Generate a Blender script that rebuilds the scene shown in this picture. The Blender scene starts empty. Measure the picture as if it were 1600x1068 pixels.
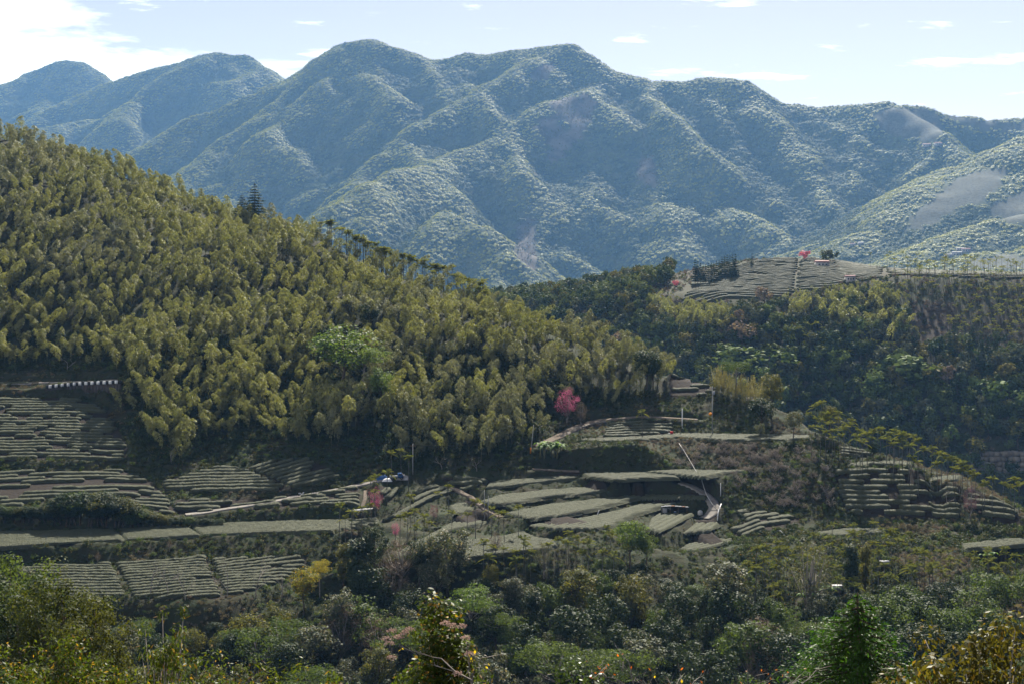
import bpy, math, random
import numpy as np
from mathutils import Vector, Matrix, Euler
from mathutils.geometry import delaunay_2d_cdt
from mathutils.bvhtree import BVHTree

rnd = random.Random(7)
rng = np.random.default_rng(7)
scene = bpy.context.scene
col = scene.collection
rad = math.radians

# ------------------------------------------------------------------ camera
F = 2198.0          # focal length in units of 1/1600 of the picture width
HOR = 415.0         # row of the horizon
cam_data = bpy.data.cameras.new('camera')
cam = bpy.data.objects.new('camera', cam_data)
col.objects.link(cam)
cam.location = (0, 0, 0)
cam.rotation_euler = (rad(90), 0, 0)
cam_data.sensor_width = 36.0
cam_data.lens = 36.0 * F / 1600.0
cam_data.shift_y = -(534.0 - HOR) / 1600.0
cam_data.clip_start = 0.5
cam_data.clip_end = 30000.0
scene.camera = cam

# ------------------------------------------------------------------ world, sun, exposure
SUN_EL, SUN_AZ = 40.0, 12.0           # sun ahead of the camera, a little to the right
w = bpy.data.worlds.new('World')
scene.world = w
w.use_nodes = True
nt = w.node_tree
nt.nodes.clear()
out = nt.nodes.new('ShaderNodeOutputWorld')
bg = nt.nodes.new('ShaderNodeBackground')
sky = nt.nodes.new('ShaderNodeTexSky')
sky.sky_type = 'NISHITA'
sky.sun_disc = False
sky.sun_elevation = rad(SUN_EL)
sky.sun_rotation = rad(SUN_AZ)
sky.altitude = 1300
sky.air_density = 1.0
sky.dust_density = 0.7
sky.ozone_density = 3.0
bg.inputs['Strength'].default_value = 0.05
tc = nt.nodes.new('ShaderNodeTexCoord')
# clouds: thin streaky layer given by the direction projected on a plane overhead
sep = nt.nodes.new('ShaderNodeSeparateXYZ')
nt.links.new(tc.outputs['Generated'], sep.inputs[0])
def wmath(op, a, b=None, clamp=False):
    n = nt.nodes.new('ShaderNodeMath'); n.operation = op; n.use_clamp = clamp
    for i, v in enumerate((a, b)):
        if v is None: continue
        if isinstance(v, (int, float)): n.inputs[i].default_value = v
        else: nt.links.new(v, n.inputs[i])
    return n.outputs[0]
zz = wmath('MAXIMUM', sep.outputs[2], 0.0)
den = wmath('ADD', zz, 0.12)
cx = wmath('DIVIDE', sep.outputs[0], den)
cy = wmath('DIVIDE', sep.outputs[1], den)
comb = nt.nodes.new('ShaderNodeCombineXYZ')
nt.links.new(cx, comb.inputs[0]); nt.links.new(cy, comb.inputs[1])
noi = nt.nodes.new('ShaderNodeTexNoise')
noi.inputs['Scale'].default_value = 1.35
noi.inputs['Detail'].default_value = 9.0
noi.inputs['Roughness'].default_value = 0.58
noi.inputs['Distortion'].default_value = 0.35
mp = nt.nodes.new('ShaderNodeMapping')
mp.inputs['Location'].default_value = CLOUD_OFF = (3.1, 0.7, 0.0)
nt.links.new(comb.outputs[0], mp.inputs[0])
nt.links.new(mp.outputs[0], noi.inputs['Vector'])
# broad bank of cloud to the west (left), thinning to the east
big = nt.nodes.new('ShaderNodeTexNoise')
big.inputs['Scale'].default_value = 0.32
big.inputs['Detail'].default_value = 2.0
nt.links.new(mp.outputs[0], big.inputs['Vector'])
lean = wmath('MINIMUM', wmath('MULTIPLY', cx, -0.185), 0.24)
s1 = wmath('ADD', noi.outputs[0], lean)
s2 = wmath('ADD', s1, wmath('MULTIPLY', wmath('SUBTRACT', big.outputs[0], 0.5), 0.5))
cr = nt.nodes.new('ShaderNodeMapRange')
cr.interpolation_type = 'SMOOTHSTEP'
cr.inputs['From Min'].default_value = 0.56
cr.inputs['From Max'].default_value = 0.74
cr.inputs['To Min'].default_value = 0.0
nt.links.new(s2, cr.inputs['Value'])
mixw = nt.nodes.new('ShaderNodeMix'); mixw.data_type = 'RGBA'
n3 = nt.nodes.new('ShaderNodeTexNoise'); n3.inputs['Scale'].default_value = 2.6; n3.inputs['Detail'].default_value = 7; n3.inputs['Roughness'].default_value = 0.6
mp3 = nt.nodes.new('ShaderNodeMapping'); mp3.inputs['Scale'].default_value = (1.0, 1.7, 1.0); mp3.inputs['Location'].default_value = (5.2, 2.1, 0); nt.links.new(comb.outputs[0], mp3.inputs[0]); nt.links.new(mp3.outputs[0], n3.inputs['Vector'])
c3_ = nt.nodes.new('ShaderNodeMapRange'); c3_.interpolation_type = 'SMOOTHSTEP'; c3_.inputs['From Min'].default_value = 0.55; c3_.inputs['From Max'].default_value = 0.70; c3_.inputs['To Max'].default_value = 0.7; nt.links.new(n3.outputs[0], c3_.inputs['Value'])
# whitening of the clear sky towards the horizon
hzn = wmath('MULTIPLY', wmath('POWER', wmath('SUBTRACT', 1.0, zz), 5.0), 0.27)
nt.links.new(wmath('MAXIMUM', wmath('MAXIMUM', cr.outputs[0], c3_.outputs[0]), hzn), mixw.inputs['Factor'])
tint = nt.nodes.new('ShaderNodeMix'); tint.data_type = 'RGBA'; tint.blend_type = 'MULTIPLY'; tint.inputs['Factor'].default_value = 1.0
nt.links.new(sky.outputs[0], tint.inputs[6]); tint.inputs[7].default_value = (1.05, 0.715, 0.70, 1)
nt.links.new(tint.outputs[2], mixw.inputs[6])
mixw.inputs[7].default_value = (14.5, 14.8, 15.0, 1)
nt.links.new(mixw.outputs[2], bg.inputs['Color'])
nt.links.new(bg.outputs[0], out.inputs[0])

sun_d = bpy.data.lights.new('sun', 'SUN')
sun_d.energy = 5.0
sun_d.angle = rad(0.5)
sun_d.color = (1.0, 0.93, 0.82)
sun = bpy.data.objects.new('sun', sun_d)
col.objects.link(sun)
sd = Vector((math.sin(rad(SUN_AZ)) * math.cos(rad(SUN_EL)), math.cos(rad(SUN_AZ)) * math.cos(rad(SUN_EL)), math.sin(rad(SUN_EL))))
sun.rotation_euler = (-sd).to_track_quat('-Z', 'Y').to_euler()
scene.view_settings.view_transform = 'Standard'
scene.view_settings.look = 'None'
scene.view_settings.exposure = 1.62
scene.view_settings.gamma = 1.0
scene.view_settings.use_curve_mapping = False
scene.cycles.use_denoising = True
scene.cycles.max_bounces = 6
scene.cycles.diffuse_bounces = 0
scene.cycles.glossy_bounces = 1
scene.cycles.transmission_bounces = 3
scene.cycles.volume_bounces = 1
scene.cycles.transparent_max_bounces = 4
scene.cycles.caustics_reflective = False
scene.cycles.caustics_refractive = False
HAZE_DENSITY = 0.000042

# ------------------------------------------------------------------ helpers
def proj(x, y, z):
    return 800 + F * x / y, HOR - F * z / y
def pt(px, py, Y):
    return ((px - 800) / F * Y, Y, -(py - HOR) / F * Y)
def ptz(px, py, z):
    return pt(px, py, -z * F / (py - HOR))

def mesh_from(name, V, faces, mat_idx=None, smooth=False, mats=()):
    """V (n,3) array; faces: list of (m,k) int arrays."""
    me = bpy.data.meshes.new(name)
    V = np.asarray(V, dtype=np.float32)
    faces = [np.asarray(f, dtype=np.int32) for f in faces if len(f)]
    nl = sum(f.size for f in faces)
    nf = sum(len(f) for f in faces)
    me.vertices.add(len(V)); me.vertices.foreach_set('co', V.ravel())
    me.loops.add(nl); me.loops.foreach_set('vertex_index', np.concatenate([f.ravel() for f in faces]))
    me.polygons.add(nf)
    sizes = np.concatenate([np.full(len(f), f.shape[1], dtype=np.int32) for f in faces])
    starts = np.concatenate([[0], np.cumsum(sizes)[:-1]]).astype(np.int32)
    me.polygons.foreach_set('loop_start', starts)
    try: me.polygons.foreach_set('loop_total', sizes)
    except Exception: pass
    if mat_idx is not None:
        me.polygons.foreach_set('material_index', np.asarray(mat_idx, dtype=np.int32))
    for m in mats: me.materials.append(m)
    if smooth: me.polygons.foreach_set('use_smooth', np.ones(nf, dtype=bool))
    me.update(calc_edges=True)
    return me

class G:
    """collects geometry"""
    def __init__(s): s.V = []; s.F = {}; s.M = {}; s.n = 0
    def add(s, V, Fs, m=0):
        V = np.asarray(V, dtype=float).reshape(-1, 3); Fs = np.asarray(Fs, dtype=int)
        if len(Fs) == 0: return
        k = Fs.shape[1]
        s.F.setdefault(k, []).append(Fs + s.n); s.M.setdefault(k, []).append(np.full(len(Fs), m))
        s.V.append(V); s.n += len(V)
    def box(s, c, size, rz=0.0, m=0, tilt=None):
        x, y, z = [q / 2 for q in size]
        P = np.array([[a, b, d] for a in (-x, x) for b in (-y, y) for d in (-z, z)])
        if tilt is not None: P = P @ np.array(tilt.to_3x3()).T
        ca, sa = math.cos(rz), math.sin(rz)
        P = P @ np.array([[ca, sa, 0], [-sa, ca, 0], [0, 0, 1]])
        s.add(P + np.array(c), [[0, 1, 3, 2], [4, 6, 7, 5], [0, 4, 5, 1], [2, 3, 7, 6], [0, 2, 6, 4], [1, 5, 7, 3]], m)
    def tube(s, pts, radii, n=5, m=0, cap=True):
        pts = np.asarray(pts, dtype=float); k = len(pts)
        radii = np.broadcast_to(np.asarray(radii, dtype=float), (k,))
        T = np.gradient(pts, axis=0); T /= np.linalg.norm(T, axis=1)[:, None] + 1e-9
        up = np.array([0.0, 0, 1]) if abs(T[:, 2]).mean() < 0.8 else np.array([1.0, 0, 0])
        A = np.cross(T, up); A /= np.linalg.norm(A, axis=1)[:, None] + 1e-9
        B = np.cross(T, A)
        th = np.arange(n) * 2 * math.pi / n
        V = (pts[:, None] + radii[:, None, None] * (np.cos(th)[None, :, None] * A[:, None] + np.sin(th)[None, :, None] * B[:, None])).reshape(-1, 3)
        i = np.arange(k - 1)[:, None] * n; j = np.arange(n)[None]; j2 = (j + 1) % n
        s.add(V, np.stack([i + j, i + j2, i + n + j2, i + n + j], -1).reshape(-1, 4), m)
        if cap and n == 4 or cap and n == 5 or cap and n == 6 or cap and n == 8:
            base = s.n - len(V)
            s.F.setdefault(n, []).append(np.array([np.arange(n)[::-1] + base, np.arange(n) + base + (k - 1) * n])); s.M.setdefault(n, []).append(np.full(2, m))
    def leaves(s, C, size, aspect=0.4, m=0, droop=0.0, outward=None, D=None, nb=1.0):
        """a leaf-shaped quad at each centre C"""
        C = np.asarray(C, dtype=float); N = len(C)
        if N == 0: return
        if D is None: D = rng.normal(size=(N, 3))
        # blades face outwards from the clump, as leaves do towards the light
        Nn = rng.normal(size=(N, 3)) * 0.55
        if outward is not None: Nn = Nn + outward * nb
        Nn /= np.linalg.norm(Nn, axis=1)[:, None] + 1e-9
        D[:, 2] -= droop * 3; D = D - (D * Nn).sum(1)[:, None] * Nn; D /= np.linalg.norm(D, axis=1)[:, None] + 1e-9
        S = np.cross(D, Nn)
        L = (size * rng.uniform(0.65, 1.35, N))[:, None]
        Wd = L * aspect * 0.5
        V = np.stack([C - D * L * .5, C + S * Wd - D * L * .05, C + D * L * .5, C - S * Wd - D * L * .05], 1).reshape(-1, 3)
        s.add(V, np.arange(4 * N).reshape(-1, 4), m)
    def mesh(s, name, mats=(), smooth=False):
        ks = sorted(s.F)
        return mesh_from(name, np.concatenate(s.V), [np.concatenate(s.F[k]) for k in ks],
                         np.concatenate([np.concatenate(s.M[k]) for k in ks]), smooth, mats)
    def stats(s): return s.n

def link(name, me, parent=None, **props):
    o = bpy.data.objects.new(name, me); col.objects.link(o)
    if parent is not None: o.parent = parent
    for k, v in props.items(): o[k] = v
    return o
def thing(name, label, cat, loc=(0, 0, 0), rz=0.0, group=None, scale=1.0):
    o = bpy.data.objects.new(name, None); o.empty_display_size = 0.5; col.objects.link(o)
    o.location = loc; o.rotation_euler = (0, 0, rz); o.scale = (scale,) * 3 if not isinstance(scale, tuple) else scale
    o['label'] = label; o['category'] = cat
    if group: o['group'] = group
    return o

# value noise on arrays
_perm = rng.permutation(4096)
def _h(ix, iy, seed): return ((_perm[(ix * 73 + iy * 179 + seed * 31) % 4096] * 7 + _perm[(ix * 19 - iy * 57 + seed * 11) % 4096]) % 4096) / 4095.0
def vnoise(x, y, s=1.0, seed=0):
    x = np.asarray(x, dtype=float) / s; y = np.asarray(y, dtype=float) / s
    ix = np.floor(x).astype(int); iy = np.floor(y).astype(int); fx = x - ix; fy = y - iy
    fx = fx * fx * (3 - 2 * fx); fy = fy * fy * (3 - 2 * fy)
    a = _h(ix, iy, seed); b = _h(ix + 1, iy, seed); c = _h(ix, iy + 1, seed); d = _h(ix + 1, iy + 1, seed)
    return ((a * (1 - fx) + b * fx) * (1 - fy) + (c * (1 - fx) + d * fx) * fy) * 2 - 1
def fbm(x, y, s, seed=0, oct=4, gain=0.5):
    t = 0; a = 1.0; n = 0
    for k in range(oct):
        t = t + a * vnoise(x, y, s / 2 ** k, seed + k); n += a; a *= gain
    return t / n
def inpoly(px, py, poly):
    px = np.asarray(px, dtype=float); py = np.asarray(py, dtype=float)
    ins = np.zeros(px.shape, dtype=bool); n = len(poly)
    for i in range(n):
        x1, y1 = poly[i][:2]; x2, y2 = poly[(i + 1) % n][:2]
        c = ((y1 > py) != (y2 > py)) & (px < (x2 - x1) * (py - y1) / ((y2 - y1) if y2 != y1 else 1e-9) + x1)
        ins ^= c
    return ins
def densify(P, step, closed=False):
    P = [np.array(p, dtype=float) for p in P]; out = []
    rngi = range(len(P)) if closed else range(len(P) - 1)
    for i in rngi:
        a, b = P[i], P[(i + 1) % len(P)]
        n = max(1, int(np.linalg.norm((b - a)[:2]) / step))
        for k in range(n): out.append(a + (b - a) * k / n)
    if not closed: out.append(P[-1])
    return out

# ------------------------------------------------------------------ materials
def new_mat(name):
    m = bpy.data.materials.new(name); m.use_nodes = True
    n = m.node_tree; n.nodes.clear()
    return m, n
def nd(n, t, **kw):
    o = n.nodes.new(t)
    for k, v in kw.items(): setattr(o, k, v)
    return o
def leaf_mat(name, c1, c2, rough=0.5, trans=0.35, tcol=None, spec=0.4, c3=None, scale=0.6, vary=0.35):
    """c1..c2 varied per individual and in clumps; c3: dead or young leaves here and there"""
    m, n = new_mat(name); L = n.links.new
    oi = nd(n, 'ShaderNodeObjectInfo'); geo = nd(n, 'ShaderNodeNewGeometry')
    no = nd(n, 'ShaderNodeTexNoise'); no.inputs['Scale'].default_value = scale; no.inputs['Detail'].default_value = 3
    L(geo.outputs['Position'], no.inputs['Vector'])
    isl = geo.outputs['Random Per Island']
    a = nd(n, 'ShaderNodeMath', operation='MULTIPLY'); L(oi.outputs['Random'], a.inputs[0]); a.inputs[1].default_value = vary
    b = nd(n, 'ShaderNodeMath', operation='MULTIPLY_ADD'); L(isl, b.inputs[0]); b.inputs[1].default_value = 0.45; L(a.outputs[0], b.inputs[2])
    c = nd(n, 'ShaderNodeMath', operation='MULTIPLY_ADD'); L(no.outputs[0], c.inputs[0]); c.inputs[1].default_value = 0.6; L(b.outputs[0], c.inputs[2])
    mr = nd(n, 'ShaderNodeMapRange'); L(c.outputs[0], mr.inputs['Value']); mr.inputs['From Min'].default_value = 0.2; mr.inputs['From Max'].default_value = 1.1
    mx = nd(n, 'ShaderNodeMix', data_type='RGBA'); L(mr.outputs[0], mx.inputs['Factor'])
    mx.inputs[6].default_value = (*c1, 1); mx.inputs[7].default_value = (*c2, 1)
    colr = mx.outputs[2]
    if c3 is not None:
        gt = nd(n, 'ShaderNodeMath', operation='GREATER_THAN'); L(isl, gt.inputs[0]); gt.inputs[1].default_value = 0.9
        mx2 = nd(n, 'ShaderNodeMix', data_type='RGBA'); L(gt.outputs[0], mx2.inputs['Factor']); L(colr, mx2.inputs[6]); mx2.inputs[7].default_value = (*c3, 1)
        colr = mx2.outputs[2]
    p = nd(n, 'ShaderNodeBsdfPrincipled'); L(colr, p.inputs['Base Color']); p.inputs['Roughness'].default_value = rough
    p.inputs['Specular IOR Level'].default_value = spec; p.inputs['Specular Tint'].default_value = (0.85, 0.95, 0.55, 1)
    tr = nd(n, 'ShaderNodeBsdfTranslucent')
    hs = nd(n, 'ShaderNodeMix', data_type='RGBA'); hs.blend_type = 'MULTIPLY'; hs.inputs['Factor'].default_value = 1.0
    L(colr, hs.inputs[6]); hs.inputs[7].default_value = (*(tcol or (1.9, 1.7, 0.7)), 1)
    L(hs.outputs[2], tr.inputs['Color'])
    ms = nd(n, 'ShaderNodeMixShader'); ms.inputs[0].default_value = trans
    L(p.outputs[0], ms.inputs[1]); L(tr.outputs[0], ms.inputs[2])
    o = nd(n, 'ShaderNodeOutputMaterial'); L(ms.outputs[0], o.inputs[0])
    return m
def plain_mat(name, c1, c2=None, rough=0.8, scale=3.0, bump=0.0, metallic=0.0, detail=5, spec=0.04):
    m, n = new_mat(name); L = n.links.new
    p = nd(n, 'ShaderNodeBsdfPrincipled'); p.inputs['Roughness'].default_value = rough; p.inputs['Metallic'].default_value = metallic
    p.inputs['Specular IOR Level'].default_value = spec
    tcn = nd(n, 'ShaderNodeNewGeometry')
    no = nd(n, 'ShaderNodeTexNoise'); no.inputs['Scale'].default_value = scale; no.inputs['Detail'].default_value = detail
    L(tcn.outputs['Position'], no.inputs['Vector'])
    mx = nd(n, 'ShaderNodeMix', data_type='RGBA'); 
    mr = nd(n, 'ShaderNodeMapRange'); mr.inputs['From Min'].default_value = 0.35; mr.inputs['From Max'].default_value = 0.65
    L(no.outputs[0], mr.inputs['Value']); L(mr.outputs[0], mx.inputs['Factor'])
    c2 = c2 or tuple(q * 0.6 for q in c1)
    mx.inputs[6].default_value = (*c1, 1); mx.inputs[7].default_value = (*c2, 1); L(mx.outputs[2], p.inputs['Base Color'])
    if bump:
        b = nd(n, 'ShaderNodeBump'); b.inputs['Strength'].default_value = bump; b.inputs['Distance'].default_value = 0.1
        L(no.outputs[0], b.inputs['Height']); L(b.outputs[0], p.inputs['Normal'])
    o = nd(n, 'ShaderNodeOutputMaterial'); L(p.outputs[0], o.inputs[0])
    return m
def ground_mat(name, soil, grass, rock, wild, s1=0.15, s2=1.2, attr='soil'):
    """grass and litter on the gentle parts, bare banks where steep, tilled soil where the attribute says so"""
    m, n = new_mat(name); L = n.links.new
    p = nd(n, 'ShaderNodeBsdfPrincipled'); p.inputs['Roughness'].default_value = 0.95; p.inputs['Specular IOR Level'].default_value = 0.1
    g = nd(n, 'ShaderNodeNewGeometry')
    n1 = nd(n, 'ShaderNodeTexNoise'); n1.inputs['Scale'].default_value = s1; n1.inputs['Detail'].default_value = 6; L(g.outputs['Position'], n1.inputs['Vector'])
    n2 = nd(n, 'ShaderNodeTexNoise'); n2.inputs['Scale'].default_value = s2; n2.inputs['Detail'].default_value = 8; n2.inputs['Roughness'].default_value = 0.7; L(g.outputs['Position'], n2.inputs['Vector'])
    def rng_(v, a, b):
        r = nd(n, 'ShaderNodeMapRange'); L(v, r.inputs['Value']); r.inputs['From Min'].default_value = a; r.inputs['From Max'].default_value = b; return r.outputs[0]
    def mix_(f, a, b):
        x = nd(n, 'ShaderNodeMix', data_type='RGBA'); L(f, x.inputs['Factor'])
        for i, v in ((6, a), (7, b)):
            if isinstance(v, tuple): x.inputs[i].default_value = (*v, 1)
            else: L(v, x.inputs[i])
        return x.outputs[2]
    gr = mix_(rng_(n1.outputs[0], .38, .62), grass, wild)
    gr = mix_(rng_(n2.outputs[0], .5, .75), gr, soil)
    sp = nd(n, 'ShaderNodeSeparateXYZ'); L(g.outputs['True Normal'], sp.inputs[0])
    st = rng_(sp.outputs[2], 0.75, 0.5)
    bank = mix_(rng_(n2.outputs[0], .35, .65), rock, grass)
    c = mix_(st, gr, bank)
    at = nd(n, 'ShaderNodeAttribute'); at.attribute_name = attr
    so = mix_(rng_(n2.outputs[0], .3, .7), soil, tuple(q * .6 for q in soil))
    c = mix_(at.outputs['Fac'], c, so)
    L(c, p.inputs['Base Color'])
    b = nd(n, 'ShaderNodeBump'); b.inputs['Strength'].default_value = 0.8; b.inputs['Distance'].default_value = 0.4; L(n2.outputs[0], b.inputs['Height']); L(b.outputs[0], p.inputs['Normal'])
    o = nd(n, 'ShaderNodeOutputMaterial'); L(p.outputs[0], o.inputs[0])
    return m

M = {}
M['bamboo'] = leaf_mat('bamboo_foliage', (0.055, 0.066, 0.022), (0.275, 0.26, 0.10), rough=0.58, trans=0.34, spec=0.5, c3=(0.20, 0.155, 0.04), tcol=(1.5, 1.6, 0.65))
M['bamboo2'] = leaf_mat('bamboo_foliage_cool', (0.058, 0.07, 0.034), (0.25, 0.245, 0.13), rough=0.58, trans=0.28, spec=0.5, c3=(0.17, 0.14, 0.05), tcol=(1.5, 1.5, 0.8))
M['culm'] = plain_mat('bamboo_culm', (0.10, 0.12, 0.05), (0.16, 0.13, 0.07), rough=0.58)
M['bark'] = plain_mat('tree_bark', (0.12, 0.09, 0.065), (0.05, 0.04, 0.03), rough=0.9, scale=4, bump=0.4)
M['bark_pale'] = plain_mat('pale_bark', (0.30, 0.27, 0.23), (0.16, 0.14, 0.12), rough=0.85, scale=4)
M['palm_trunk'] = plain_mat('palm_trunk', (0.15, 0.145, 0.12), (0.08, 0.08, 0.065), rough=0.8, scale=2)
M['palm'] = leaf_mat('palm_frond', (0.07, 0.105, 0.02), (0.19, 0.20, 0.03), rough=0.8, trans=0.4, spec=0.02, c3=(0.16, 0.13, 0.03), tcol=(2.2, 2.0, 0.5))
M['dark'] = leaf_mat('dark_evergreen_leaves', (0.010, 0.020, 0.009), (0.028, 0.043, 0.015), rough=0.58, trans=0.25, spec=0.08)
M['grey'] = leaf_mat('grey_green_leaves', (0.045, 0.058, 0.034), (0.08, 0.09, 0.055), rough=0.58, trans=0.25, spec=0.08, c3=(0.18, 0.16, 0.12))
M['light'] = leaf_mat('light_green_leaves', (0.028, 0.052, 0.015), (0.065, 0.095, 0.027), rough=0.58, trans=0.4, spec=0.08)
M['olive'] = leaf_mat('olive_leaves', (0.042, 0.054, 0.016), (0.088, 0.09, 0.026), rough=0.58, trans=0.4, spec=0.08, c3=(0.12, 0.105, 0.03))
M['yellow'] = leaf_mat('yellow_leaves', (0.085, 0.10, 0.02), (0.19, 0.17, 0.03), rough=0.58, trans=0.45, spec=0.08, c3=(0.26, 0.17, 0.02))
M['dry'] = leaf_mat('dry_twigs_and_leaves', (0.11, 0.08, 0.055), (0.18, 0.13, 0.09), rough=0.8, trans=0.15, spec=0.2, tcol=(1.2, 1.1, 0.9))
M['pink'] = leaf_mat('cherry_blossom', (0.40, 0.07, 0.15), (0.55, 0.16, 0.25), rough=0.7, trans=0.3, spec=0.1, tcol=(1.2, 1.0, 1.1))
M['herolight'] = leaf_mat('bright_green_leaves', (0.04, 0.078, 0.02), (0.095, 0.14, 0.038), rough=0.58, trans=0.42, spec=0.1)
M['dustypink'] = leaf_mat('dusty_pink_twigs', (0.22, 0.12, 0.12), (0.33, 0.18, 0.18), rough=0.8, trans=0.2, spec=0.02, tcol=(1.2, 1.0, 1.0))
M['bigtree'] = leaf_mat('yellow_tipped_leaves', (0.020, 0.034, 0.010), (0.07, 0.075, 0.014), rough=0.6, trans=0.35, spec=0.08, scale=.35)
M['conifer'] = leaf_mat('conifer_needles', (0.018, 0.038, 0.02), (0.035, 0.055, 0.03), rough=0.58, trans=0.15, spec=0.08)
M['banana'] = leaf_mat('banana_leaf', (0.06, 0.13, 0.03), (0.12, 0.20, 0.05), rough=0.58, trans=0.45, spec=0.08)
M['far'] = leaf_mat('far_forest_leaves', (0.035, 0.055, 0.02), (0.085, 0.10, 0.035), rough=0.58, trans=0.3, spec=0.08, scale=0.02, vary=0.9)
M['farbam'] = leaf_mat('far_bamboo_leaves', (0.075, 0.09, 0.035), (0.14, 0.145, 0.05), rough=0.58, trans=0.4, spec=0.08, scale=0.02, vary=0.6)
M['shrub'] = leaf_mat('undergrowth_leaves', (0.015, 0.028, 0.008), (0.046, 0.058, 0.017), rough=0.58, trans=0.35, spec=0.08, c3=(0.16, 0.11, 0.05))
M['drygrass'] = leaf_mat('dry_grass', (0.10, 0.085, 0.045), (0.17, 0.14, 0.08), rough=0.8, trans=0.3, spec=0.2, tcol=(1.2, 1.1, 0.8))

for k_, a_, b_, c_ in (('far', (0.02, 0.036, 0.012), (0.09, 0.115, 0.032), None), ('dark', (0.02, 0.038, 0.016), (0.045, 0.065, 0.025), None), ('light', (0.05, 0.09, 0.025), (0.10, 0.14, 0.04), None),
                       ('grey', (0.05, 0.065, 0.04), (0.09, 0.10, 0.065), None), ('olive', (0.06, 0.07, 0.02), (0.12, 0.11, 0.03), None), ('dry', (0.12, 0.09, 0.07), (0.18, 0.14, 0.11), None), ('pink', (0.42, 0.06, 0.14), (0.6, 0.14, 0.24), None), ('farbam', (0.14, 0.17, 0.035), (0.30, 0.32, 0.075), None)):
    M['x_' + k_] = leaf_mat('distant_' + k_ + '_foliage', a_, b_, rough=0.5 if k_ == 'farbam' else 0.62, trans=0.35 if k_ == 'farbam' else .15, spec={'farbam': 0.045, 'far': 0.02}.get(k_, 0.015), scale=0.02, vary=0.9)  # far darkened for shaded gullies, farbam paled for sunlit crests
# ================================================================== NEAR TERRAIN
# Every line below is a survey line on the ground; terraces are level, so their height gives their distance.
ctrl = []            # (x, y, z)
class Line:
    """a ground line running left to right, parametrised by its bearing"""
    def __init__(s, P):
        s.P = np.array(P, dtype=float)          # columns: bearing px, Y, z
        s.P = s.P[np.argsort(s.P[:, 0], kind='stable')]
    def at(s, px): return np.interp(px, s.P[:, 0], s.P[:, 1]), np.interp(px, s.P[:, 0], s.P[:, 2])
    def xyz(s): return [((p - 800) / F * Y, Y, z) for p, Y, z in s.P]
def lvl(pts, z): return Line([(p, -z * F / (q - HOR), z) for p, q in pts])
def walk(prev, pts, m):
    """climb from line prev with gradient m until the ground is seen at row q"""
    o = []
    for p, q in pts:
        Y, z = prev.at(p); k = (q - HOR) / F
        Y2 = (m * Y - z) / (m + k); o.append((p, Y2, -k * Y2))
    return Line(o)
lines = []
def add(l, step=2.5): lines.append((l, step)); return l

# --- level tea plots (terraces): outline as seen, height in metres below the camera
PLOTS = {
 'long_a': (-66.5, [(-90, 836), (0, 833), (100, 831), (179, 829), (194, 843.5), (190, 845.5), (110, 851), (30, 855), (-90, 862)]),
 'long_b': (-66.5, [(183, 829), (270, 824.5), (292, 824), (313, 838), (255, 842.5), (198, 845)]),
 'long_c': (-66.5, [(296, 823.6), (400, 818), (500, 815), (590, 812), (592, 820), (522, 830), (520, 832), (420, 834.5), (317, 838.4)]),
 'a': (-67.7, [(716, 848), (752, 845), (820, 834), (840, 843), (864, 846), (871, 855), (836, 862), (770, 869), (714, 876)]),
 'b': (-66.3, [(828, 822), (920, 810), (966, 799), (1006, 789), (1036, 787), (1060, 788), (1034, 792.5), (992, 805), (950, 825), (932, 828.5), (864, 828), (828, 824.5)]),
 'b2': (-68.1, [(1018, 812), (1032, 803.5), (1084, 805), (1058, 820), (1032, 834), (1012, 828)]),
 'c': (-64.7, [(790, 804), (860, 790), (930, 782), (1000, 775.5), (1080, 776), (1104, 777), (1104, 779), (1000, 779), (980, 782.5), (930, 796), (880, 806), (826, 812)]),
 'd': (-63.0, [(750, 786), (780, 776), (840, 769), (920, 763), (953, 765), (952, 767.5), (860, 777), (776, 790)]),
 'e': (-61.0, [(764, 757), (778, 754), (826, 750), (900, 744.6), (908, 746), (906, 748.5), (850, 753), (790, 759), (760, 763)]),
 'u': (-65.0, [(702, 793), (728, 787), (752, 793), (752, 795), (712, 805)]),
 'v': (-67.0, [(700, 822), (718, 814), (736, 810), (786, 812), (784, 815.5), (734, 824), (690, 834), (660, 852), (620, 872), (616, 868)]),
 'e2': (-60.0, [(910, 742), (1004, 740.5), (1056, 746), (1060, 748), (1010, 749), (960, 752), (920, 746.5)]),
 'e3': (-59.4, [(1010, 739), (1068, 736.5), (1160, 737), (1168, 738.5), (1130, 741), (1100, 747.5), (1066, 744)]),
 'f': (-52.5, [(904, 689), (1000, 684), (1060, 679.3), (1120, 680), (1200, 681.5), (1268, 682), (1266, 686), (1200, 689.5), (1128, 689.5), (1060, 684.5), (1000, 689), (934, 692)]),
 'k': (-72.5, [(1062, 860), (1084, 846), (1144, 843.5), (1142, 849), (1112, 857), (1080, 863)]),
 'j': (-69.9, [(1068, 834), (1090, 817), (1120, 815.5), (1122, 820), (1112, 830)]),
 's1': (-71.2, [(1276, 833), (1330, 828), (1384, 828), (1380, 833), (1330, 838), (1280, 839)]),
 's2': (-72.0, [(1500, 853), (1560, 846), (1680, 834), (1680, 844), (1560, 856), (1510, 860)]),
 's3': (-76.0, [(1530, 879), (1568, 873), (1580, 876), (1572, 881), (1540, 886)]),
 'r_top': (-57.9, [(1326, 728), (1350, 724.5), (1392, 722.5), (1424, 725), (1423, 729), (1390, 727), (1330, 731)]),
 'r_side': (-61.8, [(1450, 750), (1480, 746), (1502, 744), (1497, 752), (1456, 755)]),
}
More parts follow.
